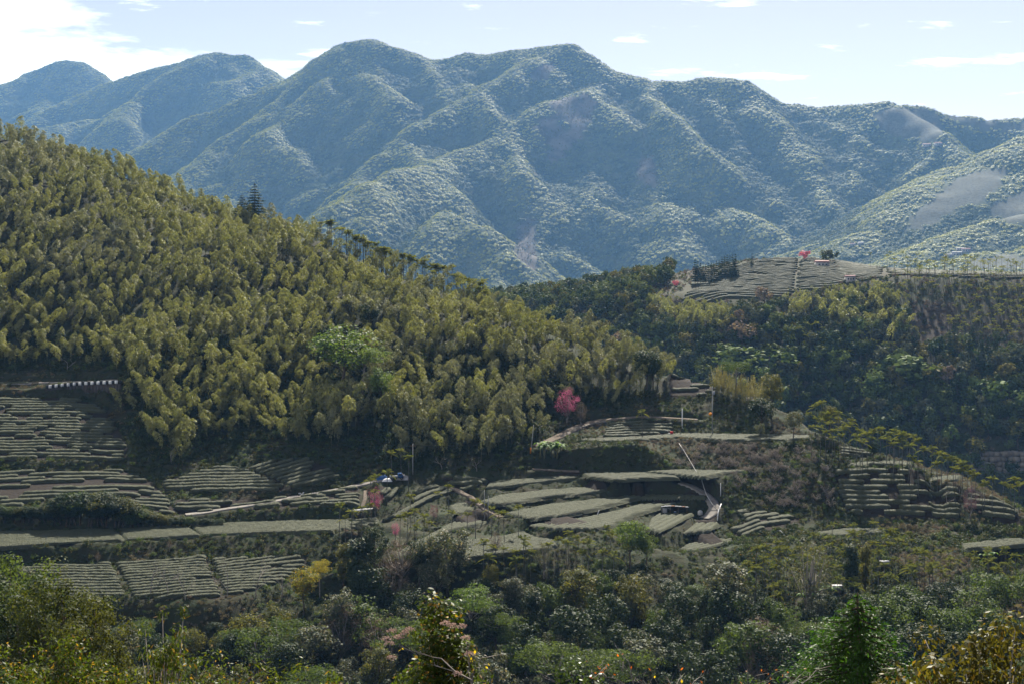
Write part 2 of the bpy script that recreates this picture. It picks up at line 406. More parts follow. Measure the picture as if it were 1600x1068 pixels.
# --- heights of the ground along survey lines, from the stream up to the bamboo hill
add(Line([(p, 262, -94 + 2 * math.sin(p * .01)) for p in range(-400, 2001, 60)]), 12)
add(Line([(p, 200, -75) for p in range(-600, 2301, 100)]), 14)
add(Line([(p, 100, -42) for p in range(-1200, 2901, 200)]), 14)
add(Line([(p, 50, -21.5) for p in range(-3000, 4701, 300)]), 10)
add(Line([(p, 12, -6) for p in range(-9000, 10001, 1500)]), 10)
for x in range(-80, 81, 16): ctrl.append((x, 0, -2.0)); ctrl.append((x, -45, 6.0))
add(Line([(p, 300, -85.5) for p in range(-400, 521, 40)] + [(p, 312, -83) for p in range(600, 2001, 50)]), 8)
A1 = add(lvl([(-300, 950), (-100, 945), (0, 945), (100, 940), (200, 938), (340, 939), (400, 926), (460, 910), (520, 890), (560, 880)], -73.6))
A2 = add(lvl([(-300, 887), (-100, 884), (30, 882.5), (90, 882), (180, 880), (340, 872), (400, 870), (470, 868), (540, 864), (600, 858)], -70.2))
L3 = Line([(p, -66.5 * -F / (q - HOR), -66.5) for p, q in [(-300, 868), (-90, 863.5), (30, 856), (110, 852), (190, 847), (320, 839.5), (420, 835.5), (520, 833), (560, 829), (600, 822)]])
add(L3, 1.5)
A4 = add(lvl([(-300, 840), (-90, 835.5), (0, 832.5), (180, 828.5), (270, 824), (400, 817.5), (500, 814.5), (594, 811.5)], -66.5), 1.5)
A5 = add(walk(A4, [(-300, 802), (-100, 801), (0, 803), (100, 800), (200, 803), (260, 809), (290, 813), (340, 806), (420, 797), (500, 790), (560, 788)], 1.0), 2)
A6 = add(walk(A5, [(-300, 736), (-100, 735), (0, 735), (100, 734), (200, 732), (240, 748), (256, 775), (350, 777.5), (430, 775.5), (480, 768), (535, 754), (566, 748)], 0.22), 2)
A7 = add(walk(A6, [(-300, 723), (-100, 722), (0, 722), (100, 721), (200, 721), (236, 737), (252, 768.5), (350, 771), (430, 768.5), (480, 761.5), (535, 747), (566, 742)], 0.9), 2)
A8 = add(walk(A7, [(-300, 628), (-100, 622), (0, 620), (100, 620.5), (170, 624), (190, 648), (215, 700), (240, 724), (262, 748), (300, 738), (340, 727), (400, 721), (480, 717), (510, 727), (540, 739), (575, 736)], 0.36), 3)
A9 = add(walk(A8, [(-300, 616), (-100, 610), (0, 608), (72, 607), (120, 602), (188, 599)], 1.6), 2)
A10 = add(walk(A9, [(-300, 610), (-100, 604), (0, 602), (75, 602), (120, 597), (188, 594)], 0.03), 2)
A11 = add(walk(A10, [(-300, 590), (-100, 584), (0, 581), (100, 579), (190, 577)], 0.45), 4)
# middle and right
CB = add(lvl([(612, 752), (640, 750), (688, 746), (756, 745), (830, 742), (905, 740), (1003, 738.5)], -59.5), 3)
H0 = lvl([(592, 817), (640, 802), (680, 788), (714, 771)], -64.5)
FB = add(walk(CB, [(905, 697), (960, 696), (1003, 694)], 0.9), 3)
add(walk(CB, [(640, 740), (700, 732), (760, 726), (830, 716), (860, 706)], 0.45), 3)
FR = add(Line([(p, *[(lvl([(932, 694), (1060, 687), (1128, 691.5), (1200, 691.5), (1268, 688)], -53.4)).at(p)[i] for i in (0, 1)]) for p in range(932, 1272, 12)]), 2)
GB = add(walk(Line([(p, 432, -52.4) for p in (860, 1280)]), [(905, 668), (950, 657), (1000, 654), (1060, 656), (1130, 660), (1200, 667), (1260, 670)], 0.28), 3)
BB = add(walk(GB, [(860, 655), (900, 642), (960, 636), (1046, 620), (1100, 622), (1130, 612), (1180, 622), (1240, 650)], 0.42), 4)
# lower edge of the scrub slope and the steep terraced slope on the right
SL = add(walk(Line([(p, 385, -68.2) for p in (1130, 1720)]), [(1150, 799), (1200, 797), (1260, 803), (1300, 812), (1360, 812), (1460, 813), (1506, 809), (1560, 822), (1600, 826), (1680, 834)], 0.5), 4)
add(walk(SL, [(1304, 735), (1350, 731), (1400, 730), (1440, 735), (1500, 757), (1530, 768), (1560, 783), (1600, 812), (1680, 828)], 0.62), 3)
add(lvl([(1150, 846), (1200, 843), (1270, 842)], -71.5), 4)
add(lvl([(600, 888), (700, 885), (770, 875), (870, 862), (930, 850), (1010, 846), (1060, 868), (1150, 856)], -71.0), 4)
# skyline of the near hill
RIDGE = Line([(-300, 640, 78), (-100, 632, 72), (0, 622, 57), (100, 612, 48), (200, 600, 36.5), (300, 588, 26.5), (400, 574, 17), (500, 556, 8), (600, 535, -4),
              (700, 520, -11), (800, 500, -19), (900, 490, -27), (1000, 482, -33.5), (1040, 478, -35.5), (1120, 466, -40.5), (1200, 445, -48), (1300, 424, -53), (1400, 420, -57.6), (1500, 420, -63.1), (1600, 400, -69), (1700, 392, -76), (2000, 380, -92)])
add(RIDGE, 6)
add(Line([(p, Y + 45, z - 14) for p, Y, z in RIDGE.P]), 10)
add(Line([(p, Y + 160, z - 105 if p > 900 else z - 85) for p, Y, z in RIDGE.P]), 20)
add(Line([(p, 740, -190) for p in range(-500, 2101, 100)]), 30)
# shape of the bamboo hill between its foot and its crest: a hollow behind the big green tree
foot = Line([(-300, 445, -33), (0, 443, -32.5), (190, 441, -32)] + [(p, *A8.at(p)) for p in (215, 262, 340, 480, 575)] + [(p, 400 + (p - 640) * .12, -56 + (p - 640) * .018) for p in (640, 760, 860)])
for t, bulge in ((0.33, 5.0), (0.66, 6.5)):
    o = []
    for p in range(-300, 1001, 50):
        Y0, z0 = foot.at(p); Y1, z1 = RIDGE.at(p)
        if p > 880: Y0, z0 = BB.at(p)
        hol = math.exp(-((p - 505 + t * 60) / 55.0) ** 2) * 7
        o.append((p, Y0 + (Y1 - Y0) * t, z0 + (z1 - z0) * t + bulge * (1 if p < 850 else .4) - hol))
    add(Line(o), 10)

plot_xyz = {k: [ptz(a, b, z) for a, b in pts] for k, (z, pts) in PLOTS.items()}
from_plots = []
for k, P in plot_xyz.items():
    D = densify(P, 1.3, True); from_plots += [tuple(q) for q in D]
    # grow the level ground half a metre beyond the hedges
for l, step in lines:
    for q in densify(l.xyz(), step): ctrl.append(tuple(q))
cc = np.array(ctrl); keep = np.ones(len(cc), bool)
fp = np.array(from_plots)
for k, P in plot_xyz.items(): keep &= ~inpoly(cc[:, 0], cc[:, 1], P)
d2 = ((cc[:, None, :2] - fp[None, :, :2]) ** 2).sum(-1).min(1)
keep &= d2 > 0.9 ** 2
allp = np.concatenate([cc[keep], fp])
# merge near-duplicates
key = np.round(allp[:, :2] / 0.35).astype(int); _, ui = np.unique(key, axis=0, return_index=True); allp = allp[ui]
cdt = delaunay_2d_cdt([Vector(p[:2]) for p in allp], [], [], 0, 1e-5)
vz = []
for v, ov in zip(cdt[0], cdt[3]):
    vz.append((v[0], v[1], allp[ov[0]][2] if ov else 0))
bvh = BVHTree.FromPolygons([Vector(v) for v in vz], [tuple(f) for f in cdt[2]])
gx = np.concatenate([np.arange(-420, -205, 8.), np.arange(-205, 200, 0.8), np.arange(200, 430, 8.)])
gy = np.concatenate([np.arange(-40, 250, 5.), np.arange(250, 320, 2.), np.arange(320, 462, 0.62), np.arange(462, 680, 2.6), np.arange(680, 741, 10.)])
X, Y = np.meshgrid(gx, gy)
Z = np.full(X.shape, np.nan)
dn = Vector((0, 0, -1))
for i in range(X.shape[0]):
    for j in range(X.shape[1]):
        h = bvh.ray_cast(Vector((X[i, j], Y[i, j], 500)), dn)[0]
        if h is not None: Z[i, j] = h[2]
# fill outside the hull from the neighbouring column
for i in range(Z.shape[0]):
    r = Z[i]; ok = ~np.isnan(r)
    if ok.any(): r[:] = np.interp(gx, gx[ok], r[ok])
for j in range(Z.shape[1]):
    c_ = Z[:, j]; ok = ~np.isnan(c_)
    if ok.any(): c_[:] = np.interp(gy, gy[ok], c_[ok])
soil = np.zeros(X.shape)
for k, P in plot_xyz.items(): soil[inpoly(X, Y, P)] = 1
plotmask = soil.copy()

# sloping tea fields: outlines as seen on the ground
def ground_hit(px, py, y0=262., y1=640.):
    """first point of the near ground met by the sight line, walking away from the camera"""
    ys = np.arange(y0, y1, 0.5); xs = (px - 800) / F * ys
    zs = sample(xs, ys); rows = HOR - F * zs / ys
    k = np.nonzero(rows <= py)[0]
    i = k[0] if len(k) else int(rows.argmin())
    return np.array([xs[i], ys[i], zs[i]])
def sample(x, y):
    x = np.asarray(x, float); y = np.asarray(y, float)
    i = np.clip(np.searchsorted(gx, x) - 1, 0, len(gx) - 2); j = np.clip(np.searchsorted(gy, y) - 1, 0, len(gy) - 2)
    tx = np.clip((x - gx[i]) / (gx[i + 1] - gx[i]), 0, 1); ty = np.clip((y - gy[j]) / (gy[j + 1] - gy[j]), 0, 1)
    return (Z[j, i] * (1 - tx) + Z[j, i + 1] * tx) * (1 - ty) + (Z[j + 1, i] * (1 - tx) + Z[j + 1, i + 1] * tx) * ty
FIELDS = {  # outline rows/bearings of sloping fields
 'upper_left': [(-90, 628), (0, 626), (70, 622), (120, 623), (148, 632), (170, 645), (178, 660), (200, 700), (196, 718), (120, 720), (0, 720), (-90, 721)],
 'mid_left': [(-90, 738), (0, 738), (110, 736), (190, 734), (235, 752), (254, 770), (278, 805), (240, 800), (200, 790), (160, 775), (120, 772), (0, 798), (-90, 798)],
 'fan_left': [(256, 767), (253, 752), (300, 740), (340, 729), (380, 732), (454, 768), (350, 770)],
 'fan_right': [(384, 731), (420, 722), (482, 718), (508, 728), (533, 745), (480, 759), (458, 766)],
 'strip_mid': [(275, 780), (350, 781), (450, 777), (450, 781), (420, 786), (370, 792), (282, 803), (272, 795)],
 'strip_path': [(562, 763), (562, 790), (480, 792), (360, 801), (420, 790), (480, 777), (545, 763)],
 'low_left': [(-90, 886), (60, 884), (174, 881.5), (200, 934), (120, 938), (-90, 942)],
 'low_mid': [(180, 881), (322, 873.5), (350, 936), (208, 936)],
 'low_right': [(330, 874), (480, 872), (480, 884), (450, 905), (400, 922), (354, 935)],
 't': [(690, 747.5), (752, 746.5), (774, 754), (745, 762), (722, 767)],
 'h': [(594, 812), (640, 793), (650, 770), (672, 759), (686, 757.5), (710, 770), (674, 783), (632, 801), (602, 815)],
 'h2': [(588, 760), (622, 764), (612, 782), (606, 786), (592, 770)],
 'i': [(1150, 801), (1180, 799), (1254, 811), (1250, 818), (1200, 828), (1160, 840), (1140, 827), (1165, 815)],
 'r': [(1306, 739), (1350, 735), (1424, 733), (1440, 738), (1448, 757), (1500, 760), (1500, 806), (1456, 810), (1360, 808), (1322, 800), (1310, 770)],
 'r2': [(1527, 767), (1548, 778), (1580, 792), (1598, 816), (1600, 823), (1560, 818), (1526, 798), (1508, 800), (1510, 768)],
 'cap': [(1046, 582), (1080, 590), (1110, 602), (1128, 610), (1098, 619), (1046, 618)],
 'shade': [(950, 663), (1000, 660), (1052, 662), (1050, 678), (1000, 681), (940, 684)],
 'small': [(1312, 697), (1344, 702), (1368, 711), (1330, 714), (1312, 712)],
 'corner': [(-90, 600), (0, 598), (60, 599), (60, 602), (-90, 604)],
}
field_xyz = {k: [ground_hit(*q) for q in pts] for k, pts in FIELDS.items()}
for k, P in field_xyz.items():
    ins = inpoly(X, Y, P); soil[ins] = 1
PATHS = {   # centre lines and half widths (m)
 'farm_path': ([(290, 806), (318, 803), (345, 797), (380, 793), (405, 787), (430, 785), (458, 777), (480, 775), (510, 768), (532, 766), (552, 761), (575, 756), (600, 750)], 1.5),
 'cherry_path': ([(571, 766), (570, 780), (566, 793), (563, 806)], .55),
 'middle_path': ([(694, 759), (712, 766), (735, 779), (760, 795), (784, 811)], 1.0),
 'hut_road': ([(1062, 752, 398), (1080, 759, 396.5), (1101, 771, 394), (1112, 783, 391), (1117, 794, 388), (1112, 804, 385.2), (1100, 812, 382.5)], 1.6),
 'hill_road': ([(838, 699), (870, 684), (905, 667), (936, 657), (1000, 652), (1066, 655), (1090, 657)], 1.7),
 'terrace_path': ([(832, 733), (870, 737), (905, 741)], 0.9),
 'guard_road': ([(-60, 603), (0, 601), (60, 600), (110, 598), (185, 595)], 2.2),
}
path_xyz = {}
pathm = np.zeros(X.shape)
for k, (pts, hw) in PATHS.items():
    C = np.array(densify([pt(*q) if len(q) == 3 else ground_hit(*q) for q in pts], 1.2)); path_xyz[k] = (C, hw)
    x0, y0 = C[:, 0].min() - 8, C[:, 1].min() - 8; x1, y1 = C[:, 0].max() + 8, C[:, 1].max() + 8
    sel = (X > x0) & (X < x1) & (Y > y0) & (Y < y1)
    d = np.sqrt(((X[sel][:, None] - C[None, :, 0]) ** 2 + (Y[sel][:, None] - C[None, :, 1]) ** 2)); am = d.argmin(1); dm = d.min(1)
    zc = np.convolve(np.pad(C[:, 2], 3, mode='edge'), np.ones(7) / 7, 'valid')
    C[:, 2] = zc
    f = np.clip((hw + 2.2 - dm) / 1.4, 0, 1)
    Zs = Z[sel]; Z[sel] = Zs * (1 - f) + zc[am] * f
    pm = pathm[sel]; pathm[sel] = np.maximum(pm, (dm < hw + .5)); 
# roughness of the wild ground
wild = 1 - np.clip(plotmask + pathm, 0, 1)
amp = np.where(soil > 0, 0.12, 0.8) * wild
Z = Z + amp * fbm(X, Y, 5, 3, 3) + np.where((Y > 455) & (soil < 1), 1, 0) * 3.0 * fbm(X, Y, 60, 9, 2)
def mask_at(A, x, y):
    i = np.clip(np.rint(np.interp(x, gx, np.arange(len(gx)))).astype(int), 0, len(gx) - 1)
    j = np.clip(np.rint(np.interp(y, gy, np.arange(len(gy)))).astype(int), 0, len(gy) - 1)
    return A[j, i]
def grid_mesh(name, X, Y, Z, mats, attrs=None):
    nr, nc = X.shape
    V = np.stack([X, Y, Z], -1).reshape(-1, 3)
    i = np.arange(nr - 1)[:, None] * nc; j = np.arange(nc - 1)[None]
    q = np.stack([i + j, i + j + 1, i + nc + j + 1, i + nc + j], -1).reshape(-1, 4)
    me = mesh_from(name, V, [q], smooth=True, mats=mats)
    for k, A in (attrs or {}).items():
        a = me.attributes.new(k, 'FLOAT', 'POINT'); a.data.foreach_set('value', A.astype(np.float32).ravel())
    return me
M['ground'] = ground_mat('hillside_ground', (0.028, 0.021, 0.015), (0.022, 0.032, 0.011), (0.028, 0.022, 0.016), (0.030, 0.029, 0.014))
near_ground = link('hillside', grid_mesh('hillside', X, Y, Z, [M['ground']], {'soil': soil}), kind='structure')

# ================================================================== HILL ACROSS THE VALLEY
mctrl = []
def mline(P, step): 
    for q in densify([pt(a, b, c) for a, b, c in P], step): mctrl.append(tuple(q))
mline([(700, 480, 1010), (860, 466, 1000), (950, 452, 1000), (1000, 438, 1000), (1060, 424, 1000), (1100, 416, 1005), (1150, 406, 1012), (1200, 402.5, 1022), (1260, 401, 1030), (1300, 406, 1030), (1340, 414, 1035), (1400, 421, 1040), (1500, 424, 1040), (1600, 426, 1040), (1900, 432, 1040)], 12)
mline([(700, 500, 930), (860, 490, 925), (940, 478, 915), (1010, 462, 905), (1060, 459, 890), (1140, 469, 872), (1200, 462, 876), (1290, 444, 905), (1330, 440, 905), (1400, 431, 900), (1500, 430, 895), (1600, 432, 890), (1900, 440, 880)], 8)
def mwalk(P, pts, m):
    o = []
    for a, b in pts:
        Yp = np.interp(a, [q[0] for q in P], [q[2] for q in P]); bp = np.interp(a, [q[0] for q in P], [q[1] for q in P]); z = -(bp - HOR) / F * Yp
        k = (b - HOR) / F; o.append((a, b, (m * Yp - z) / (m + k)))
    return o
e0 = [(700, 500, 930), (860, 490, 925), (940, 478, 915), (1010, 462, 905), (1060, 459, 890), (1140, 469, 872), (1200, 462, 876), (1290, 444, 905), (1330, 440, 905), (1400, 431, 900), (1500, 430, 895), (1600, 432, 890), (1900, 440, 880)]
px_ = [700, 860, 940, 1010, 1080, 1140, 1200, 1260, 1320, 1400, 1450, 1500, 1560, 1620, 1700, 1900]
e1 = mwalk(e0, [(p, 540 + 14 * math.sin(p * .021)) for p in px_], 0.55)
e2 = mwalk(e1, [(p, 620 + 16 * math.sin(p * .017 + 1)) for p in px_], 0.6)
e3 = mwalk(e2, [(p, 700 + 8 * math.sin(p * .03)) for p in px_], 0.7)
e4 = mwalk(e3, [(p, 790) for p in px_], 1.1)
for e in (e1, e2, e3, e4): mline(e, 14)
mctrl += [(x, 560, -195) for x in range(-500, 901, 60)]
mctrl += [(x, 1330, -170) for x in range(-700, 1101, 60)]
mctrl += [(x, 1560, -175) for x in range(-800, 1301, 60)]
mc = np.array(mctrl)
key = np.round(mc[:, :2] / 1.0).astype(int); _, ui = np.unique(key, axis=0, return_index=True); mc = mc[ui]
c2 = delaunay_2d_cdt([Vector(p[:2]) for p in mc], [], [], 0, 1e-5)
bv2 = BVHTree.FromPolygons([Vector((v[0], v[1], mc[ov[0]][2] if ov else -100)) for v, ov in zip(c2[0], c2[3])], [tuple(f) for f in c2[2]])
mx_ = np.arange(-460, 860, 4.5); my_ = np.arange(575, 1540, 4.5)
MX, MY = np.meshgrid(mx_, my_); MZ = np.full(MX.shape, -200.)
for i in range(MX.shape[0]):
    for j in range(MX.shape[1]):
        h = bv2.ray_cast(Vector((MX[i, j], MY[i, j], 500)), dn)[0]
        if h is not None: MZ[i, j] = h[2]
def blur(A, n):
    for _ in range(n):
        P = np.pad(A, 1, mode='edge')
        A = (P[1:-1, 1:-1] * 4 + P[:-2, 1:-1] * 2 + P[2:, 1:-1] * 2 + P[1:-1, :-2] * 2 + P[1:-1, 2:] * 2 + P[:-2, :-2] + P[:-2, 2:] + P[2:, :-2] + P[2:, 2:]) / 16
    return A
MZ = blur(MZ, 3)
hill_front = np.clip((905 - MY) / 60, 0, 1)
MZ += hill_front * (9 * fbm(MX, MY, 110, 21, 3) - 5 * np.abs(vnoise(MX, MY * .3, 55, 31)))
def gsample(GX, GY, GZ, x, y):
    i = np.clip(((x - GX[0]) / (GX[1] - GX[0])), 0, len(GX) - 1.001); j = np.clip(((y - GY[0]) / (GY[1] - GY[0])), 0, len(GY) - 1.001)
    ii = i.astype(int); jj = j.astype(int); tx = i - ii; ty = j - jj
    return (GZ[jj, ii] * (1 - tx) + GZ[jj, ii + 1] * tx) * (1 - ty) + (GZ[jj + 1, ii] * (1 - tx) + GZ[jj + 1, ii + 1] * tx) * ty
def msample(x, y): return gsample(mx_, my_, MZ, np.asarray(x, float), np.asarray(y, float))
M['ground2'] = ground_mat('far_hill_ground', (0.05, 0.036, 0.028), (0.035, 0.042, 0.02), (0.055, 0.04, 0.03), (0.042, 0.038, 0.022), s1=0.02, s2=0.25)
MPX, MPY = proj(MX, MY, MZ)
SCAR = [(1418, 482), (1470, 470), (1500, 480), (1490, 510), (1470, 540), (1430, 545), (1410, 525), (1425, 505)]
CLIFF = [(1530, 700), (1570, 712), (1610, 706), (1700, 700), (1700, 745), (1600, 750), (1540, 738)]
msoil = (inpoly(MPX, MPY, SCAR) & (MY < 900)).astype(float) * .8
mid_ground = link('opposite_hill', grid_mesh('opposite_hill', MX, MY, MZ, [M['ground2']], {'soil': msoil}), kind='structure')

# ================================================================== MOUNTAIN RANGE
FX = np.arange(-2300, 2301, 11.0); FY = np.arange(1480, 4700, 11.0)
RX, RY = np.meshgrid(FX, FY)
base = -62 + np.clip((RY - 2300) / 2000, 0, 1) * 60
RZ = base.copy()
# warp the plan a little so that flanks are not ruled surfaces
WX = RX + 26 * fbm(RX, RY, 190, 41, 3) + 9 * fbm(RX, RY, 48, 45, 2); WY = RY + 26 * fbm(RX, RY, 190, 51, 3) + 9 * fbm(RX, RY, 48, 55, 2)
def seg_tent(a, b, slope, rnd_r=10.0):
    global RZ
    hmax = max(a[2], b[2]) + 90; R = hmax / slope + 60
    i0, i1 = np.searchsorted(FX, [min(a[0], b[0]) - R, max(a[0], b[0]) + R]); j0, j1 = np.searchsorted(FY, [min(a[1], b[1]) - R, max(a[1], b[1]) + R])
    if i1 <= i0 or j1 <= j0: return
    x = WX[j0:j1, i0:i1]; y = WY[j0:j1, i0:i1]
    dx, dy = b[0] - a[0], b[1] - a[1]; l2 = dx * dx + dy * dy + 1e-9
    t = np.clip(((x - a[0]) * dx + (y - a[1]) * dy) / l2, 0, 1)
    d = np.hypot(x - a[0] - t * dx, y - a[1] - t * dy)
    h = a[2] + (b[2] - a[2]) * t - slope * (np.sqrt(d * d + rnd_r * rnd_r) - rnd_r)
    RZ[j0:j1, i0:i1] = np.maximum(RZ[j0:j1, i0:i1], h)
def ridge(P, slope=0.95, spur=100, sl=(150, 420), r=20.0, side=0, drop=0.44, seed=0, sub=True):
    """crest through points (px, py, Y) with side spurs that fork once more"""
    rr = random.Random(seed)
    Q = [np.array(pt(*p)) for p in P]
    D = densify(Q, 45)
    z = np.array([q[2] for q in D]); z[1:-1] = (z[:-2] + 2 * z[1:-1] + z[2:]) / 4
    for q, v in zip(D, z): q[2] = v
    for a, b in zip(D[:-1], D[1:]): seg_tent(a, b, slope, r)
    if not spur: return
    acc = rr.uniform(0, spur); s = 1
    for a, b in zip(D[:-1], D[1:]):
        L = np.linalg.norm((b - a)[:2]); acc += L
        if acc < spur: continue
        acc = rr.uniform(-25, 25); s = -s
        for sd_ in ((s,) if side == 0 else (side,)):
            th = math.atan2(*((b - a)[:2][::-1]))
            # spurs leave at 50-75 degrees, towards the falling end of the crest
            fall = 1 if b[2] < a[2] else -1
            ang = th + sd_ * rad(rr.uniform(48, 80)) if fall > 0 else th + math.pi - sd_ * rad(rr.uniform(48, 80))
            hgt = a[2] - (-60); ln = min(rr.uniform(*sl), max(60, hgt / drop * .9))
            p = a.copy(); p[2] -= 3; n = 4; pts = [p.copy()]
            for k in range(n):
                ang += rr.uniform(-.28, .28); st = ln / n
                dz = drop * st * rr.uniform(.8, 1.2) * (0.85 + .12 * k)
                p = p + np.array([math.cos(ang) * st, math.sin(ang) * st, -dz]); pts.append(p.copy())
            for u, v in zip(pts[:-1], pts[1:]): seg_tent(u, v, slope * 1.05, 11)
            if sub:
                for k in (1, 2):
                    a2 = ang + rr.choice((-1, 1)) * rad(rr.uniform(40, 70)); l2 = ln * rr.uniform(.25, .42)
                    q0 = pts[k] - np.array([0, 0, 2]); q1 = q0 + np.array([math.cos(a2) * l2, math.sin(a2) * l2, -l2 * drop * 1.5])
                    seg_tent(q0, q1, slope * 1.1, 8)
# skylines
ridge([(-500, 200, 3900), (-250, 172, 3900), (-60, 168, 3900), (0, 139, 3900), (45, 115, 3900), (95, 92, 3900), (118, 95, 3900), (140, 112, 3890), (162, 130, 3880), (240, 180, 3850)], seed=1)
ridge([(130, 150, 3560), (160, 131, 3550), (200, 123, 3540), (250, 109, 3520), (300, 93, 3500), (345, 83, 3480), (383, 85, 3470), (412, 106, 3460), (440, 140, 3450), (500, 200, 3430)], seed=2)
ridge([(430, 150, 2960), (440, 138, 2950), (470, 121, 2940), (500, 104, 2920), (522, 86, 2910), (552, 71, 2900), (590, 63, 2890), (622, 68, 2880), (650, 86, 2880), (680, 96, 2880), (700, 96, 2880), (735, 84, 2870), (780, 91, 2860), (802, 86, 2850), (850, 74, 2830), (885, 71, 2810), (903, 81, 2800), (914, 104, 2800), (960, 116, 2780), (1000, 128, 2760), (1050, 131, 2740), (1100, 126, 2720), (1150, 126, 2700), (1182, 141, 2690), (1222, 168, 2680), (1300, 171, 2660), (1350, 163, 2640), (1385, 158, 2630), (1450, 170, 2620), (1500, 183, 2610), (1560, 192, 2600), (1620, 190, 2600), (1760, 180, 2600), (2000, 200, 2600)], seed=3)
# spurs that give the range its face
ridge([(885, 71, 2810), (850, 95, 2760), (780, 130, 2680), (700, 175, 2580), (640, 215, 2500), (585, 258, 2420), (545, 300, 2340), (500, 345, 2240)], seed=4, spur=90, sl=(90, 240))
ridge([(735, 84, 2870), (700, 110, 2800), (650, 140, 2740), (605, 175, 2670), (570, 210, 2600), (530, 262, 2500), (480, 300, 2430)], seed=5, spur=90, sl=(80, 200))
ridge([(590, 63, 2890), (560, 95, 2830), (510, 130, 2760), (460, 175, 2680), (420, 215, 2600), (380, 270, 2500), (340, 330, 2380)], seed=6, spur=90, sl=(90, 240))
ridge([(590, 63, 2890), (602, 110, 2790), (612, 160, 2700), (640, 205, 2600)], seed=7, spur=88, sl=(70, 150))
ridge([(520, 88, 2910), (470, 140, 2830), (400, 190, 2740), (330, 235, 2640), (280, 290, 2520)], seed=8, spur=88, sl=(90, 200))
ridge([(914, 104, 2800), (925, 140, 2720), (905, 150, 2640), (870, 157, 2600), (830, 182, 2550), (770, 218, 2480), (700, 252, 2400), (650, 266, 2300), (605, 268, 2200), (570, 285, 2130), (520, 330, 2050), (470, 385, 1960)], seed=9, spur=88, sl=(80, 200), slope=1.0)
ridge([(925, 140, 2720), (940, 170, 2640), (915, 215, 2540), (885, 265, 2440), (860, 320, 2330), (842, 380, 2200), (830, 430, 2080)], seed=10, spur=85, sl=(80, 170), slope=1.0)
ridge([(1000, 128, 2760), (960, 185, 2640), (985, 235, 2520), (1020, 285, 2420), (1045, 330, 2300), (1060, 380, 2180)], seed=11, spur=88, sl=(80, 180))
ridge([(985, 235, 2520), (1060, 290, 2400), (1120, 322, 2300), (1190, 352, 2200), (1262, 398, 2080)], seed=12, spur=80, sl=(70, 150))
ridge([(1100, 126, 2720), (1140, 175, 2620), (1160, 230, 2500), (1180, 290, 2380), (1230, 345, 2260)], seed=13, spur=88, sl=(90, 180))
ridge([(1165, 128, 2700), (1215, 195, 2580), (1250, 245, 2460), (1290, 300, 2340), (1340, 360, 2200)], seed=14, spur=88, sl=(90, 180))
ridge([(1385, 158, 2630), (1350, 215, 2540), (1330, 260, 2450), (1340, 320, 2330), (1330, 370, 2200)], seed=15, spur=100, sl=(80, 180))
ridge([(345, 83, 3480), (368, 105, 3420), (350, 130, 3360), (300, 165, 3280), (240, 220, 3160), (190, 270, 3050)], seed=16, spur=120, sl=(100, 240))
ridge([(250, 109, 3520), (215, 160, 3420), (150, 188, 3300), (80, 196, 3200), (20, 205, 3150)], seed=17, spur=120, sl=(100, 240))
ridge([(383, 85, 3470), (425, 125, 3380), (400, 170, 3250), (330, 230, 3100), (260, 290, 2950)], seed=18, spur=120, sl=(100, 240))
ridge([(95, 92, 3900), (60, 140, 3800), (0, 180, 3700), (-80, 230, 3600)], seed=19, spur=120, sl=(100, 240))
# nearer, lower hills on the right
ridge([(1900, 170, 2250), (1700, 190, 2230), (1600, 214, 2200), (1555, 235, 2170), (1505, 262, 2130), (1450, 302, 2080), (1395, 345, 2010), (1330, 385, 1940), (1270, 420, 1880)], seed=20, spur=120, sl=(60, 130), slope=.5)
ridge([(1800, 300, 1900), (1640, 330, 1880), (1560, 350, 1850), (1480, 370, 1800), (1420, 395, 1750)], seed=21, spur=88, sl=(50, 120), slope=.5)
ridge([(1900, 360, 1720), (1700, 372, 1700), (1600, 385, 1680), (1540, 396, 1660), (1480, 415, 1640)], seed=22, spur=0, slope=.4)
ridge([(700, 330, 2060), (760, 350, 2020), (800, 400, 1950), (790, 450, 1880)], seed=23, spur=80, sl=(60, 120))
RZ = blur(RZ, 1)
RZ += 5 * fbm(RX, RY, 60, 61, 3) - 8 * (1 - np.abs(fbm(RX, RY, 95, 67, 2)) * 2.4).clip(0, 1) ** 2 + 6
MS = 2.0      # the survey of the range was drawn at half its size
FX = FX * MS; FY = FY * MS; RX = RX * MS; RY = RY * MS; RZ = RZ * MS
RPX, RPY = proj(RX, RY, RZ)
# bare slips and tea slopes among the forest (outlines as seen)
SLIPS = [[(868, 158), (905, 153), (932, 160), (920, 178), (905, 186), (890, 188), (868, 176)], [(850, 180), (868, 190), (868, 215), (850, 225), (845, 205)],
         [(900, 195), (920, 180), (926, 184), (890, 225), (850, 262), (835, 285), (842, 262), (870, 230)], [(1000, 245), (1012, 250), (1020, 275), (1035, 300), (1018, 292), (1002, 268)], [(820, 340), (832, 345), (826, 420), (812, 440), (815, 390)], [(836, 115), (862, 98), (866, 104), (846, 122), (828, 130)]]
TEAS = [[(1415, 362), (1420, 345), (1450, 318), (1475, 295), (1500, 277), (1530, 268), (1575, 262), (1566, 285), (1545, 305), (1530, 318), (1500, 325), (1470, 345), (1440, 360)],
        [(1375, 172), (1400, 168), (1440, 172), (1470, 178), (1472, 205), (1480, 214), (1450, 220), (1410, 216), (1372, 205), (1366, 185)], [(1472, 180), (1530, 188), (1600, 192), (1640, 192), (1640, 208), (1560, 205), (1510, 196)],
        [(1512, 405), (1560, 398), (1610, 402), (1610, 420), (1510, 420)], [(1555, 316), (1600, 300), (1640, 300), (1640, 345), (1590, 350), (1545, 335)]]
slip = np.zeros(RX.shape); tea_ = np.zeros(RX.shape)
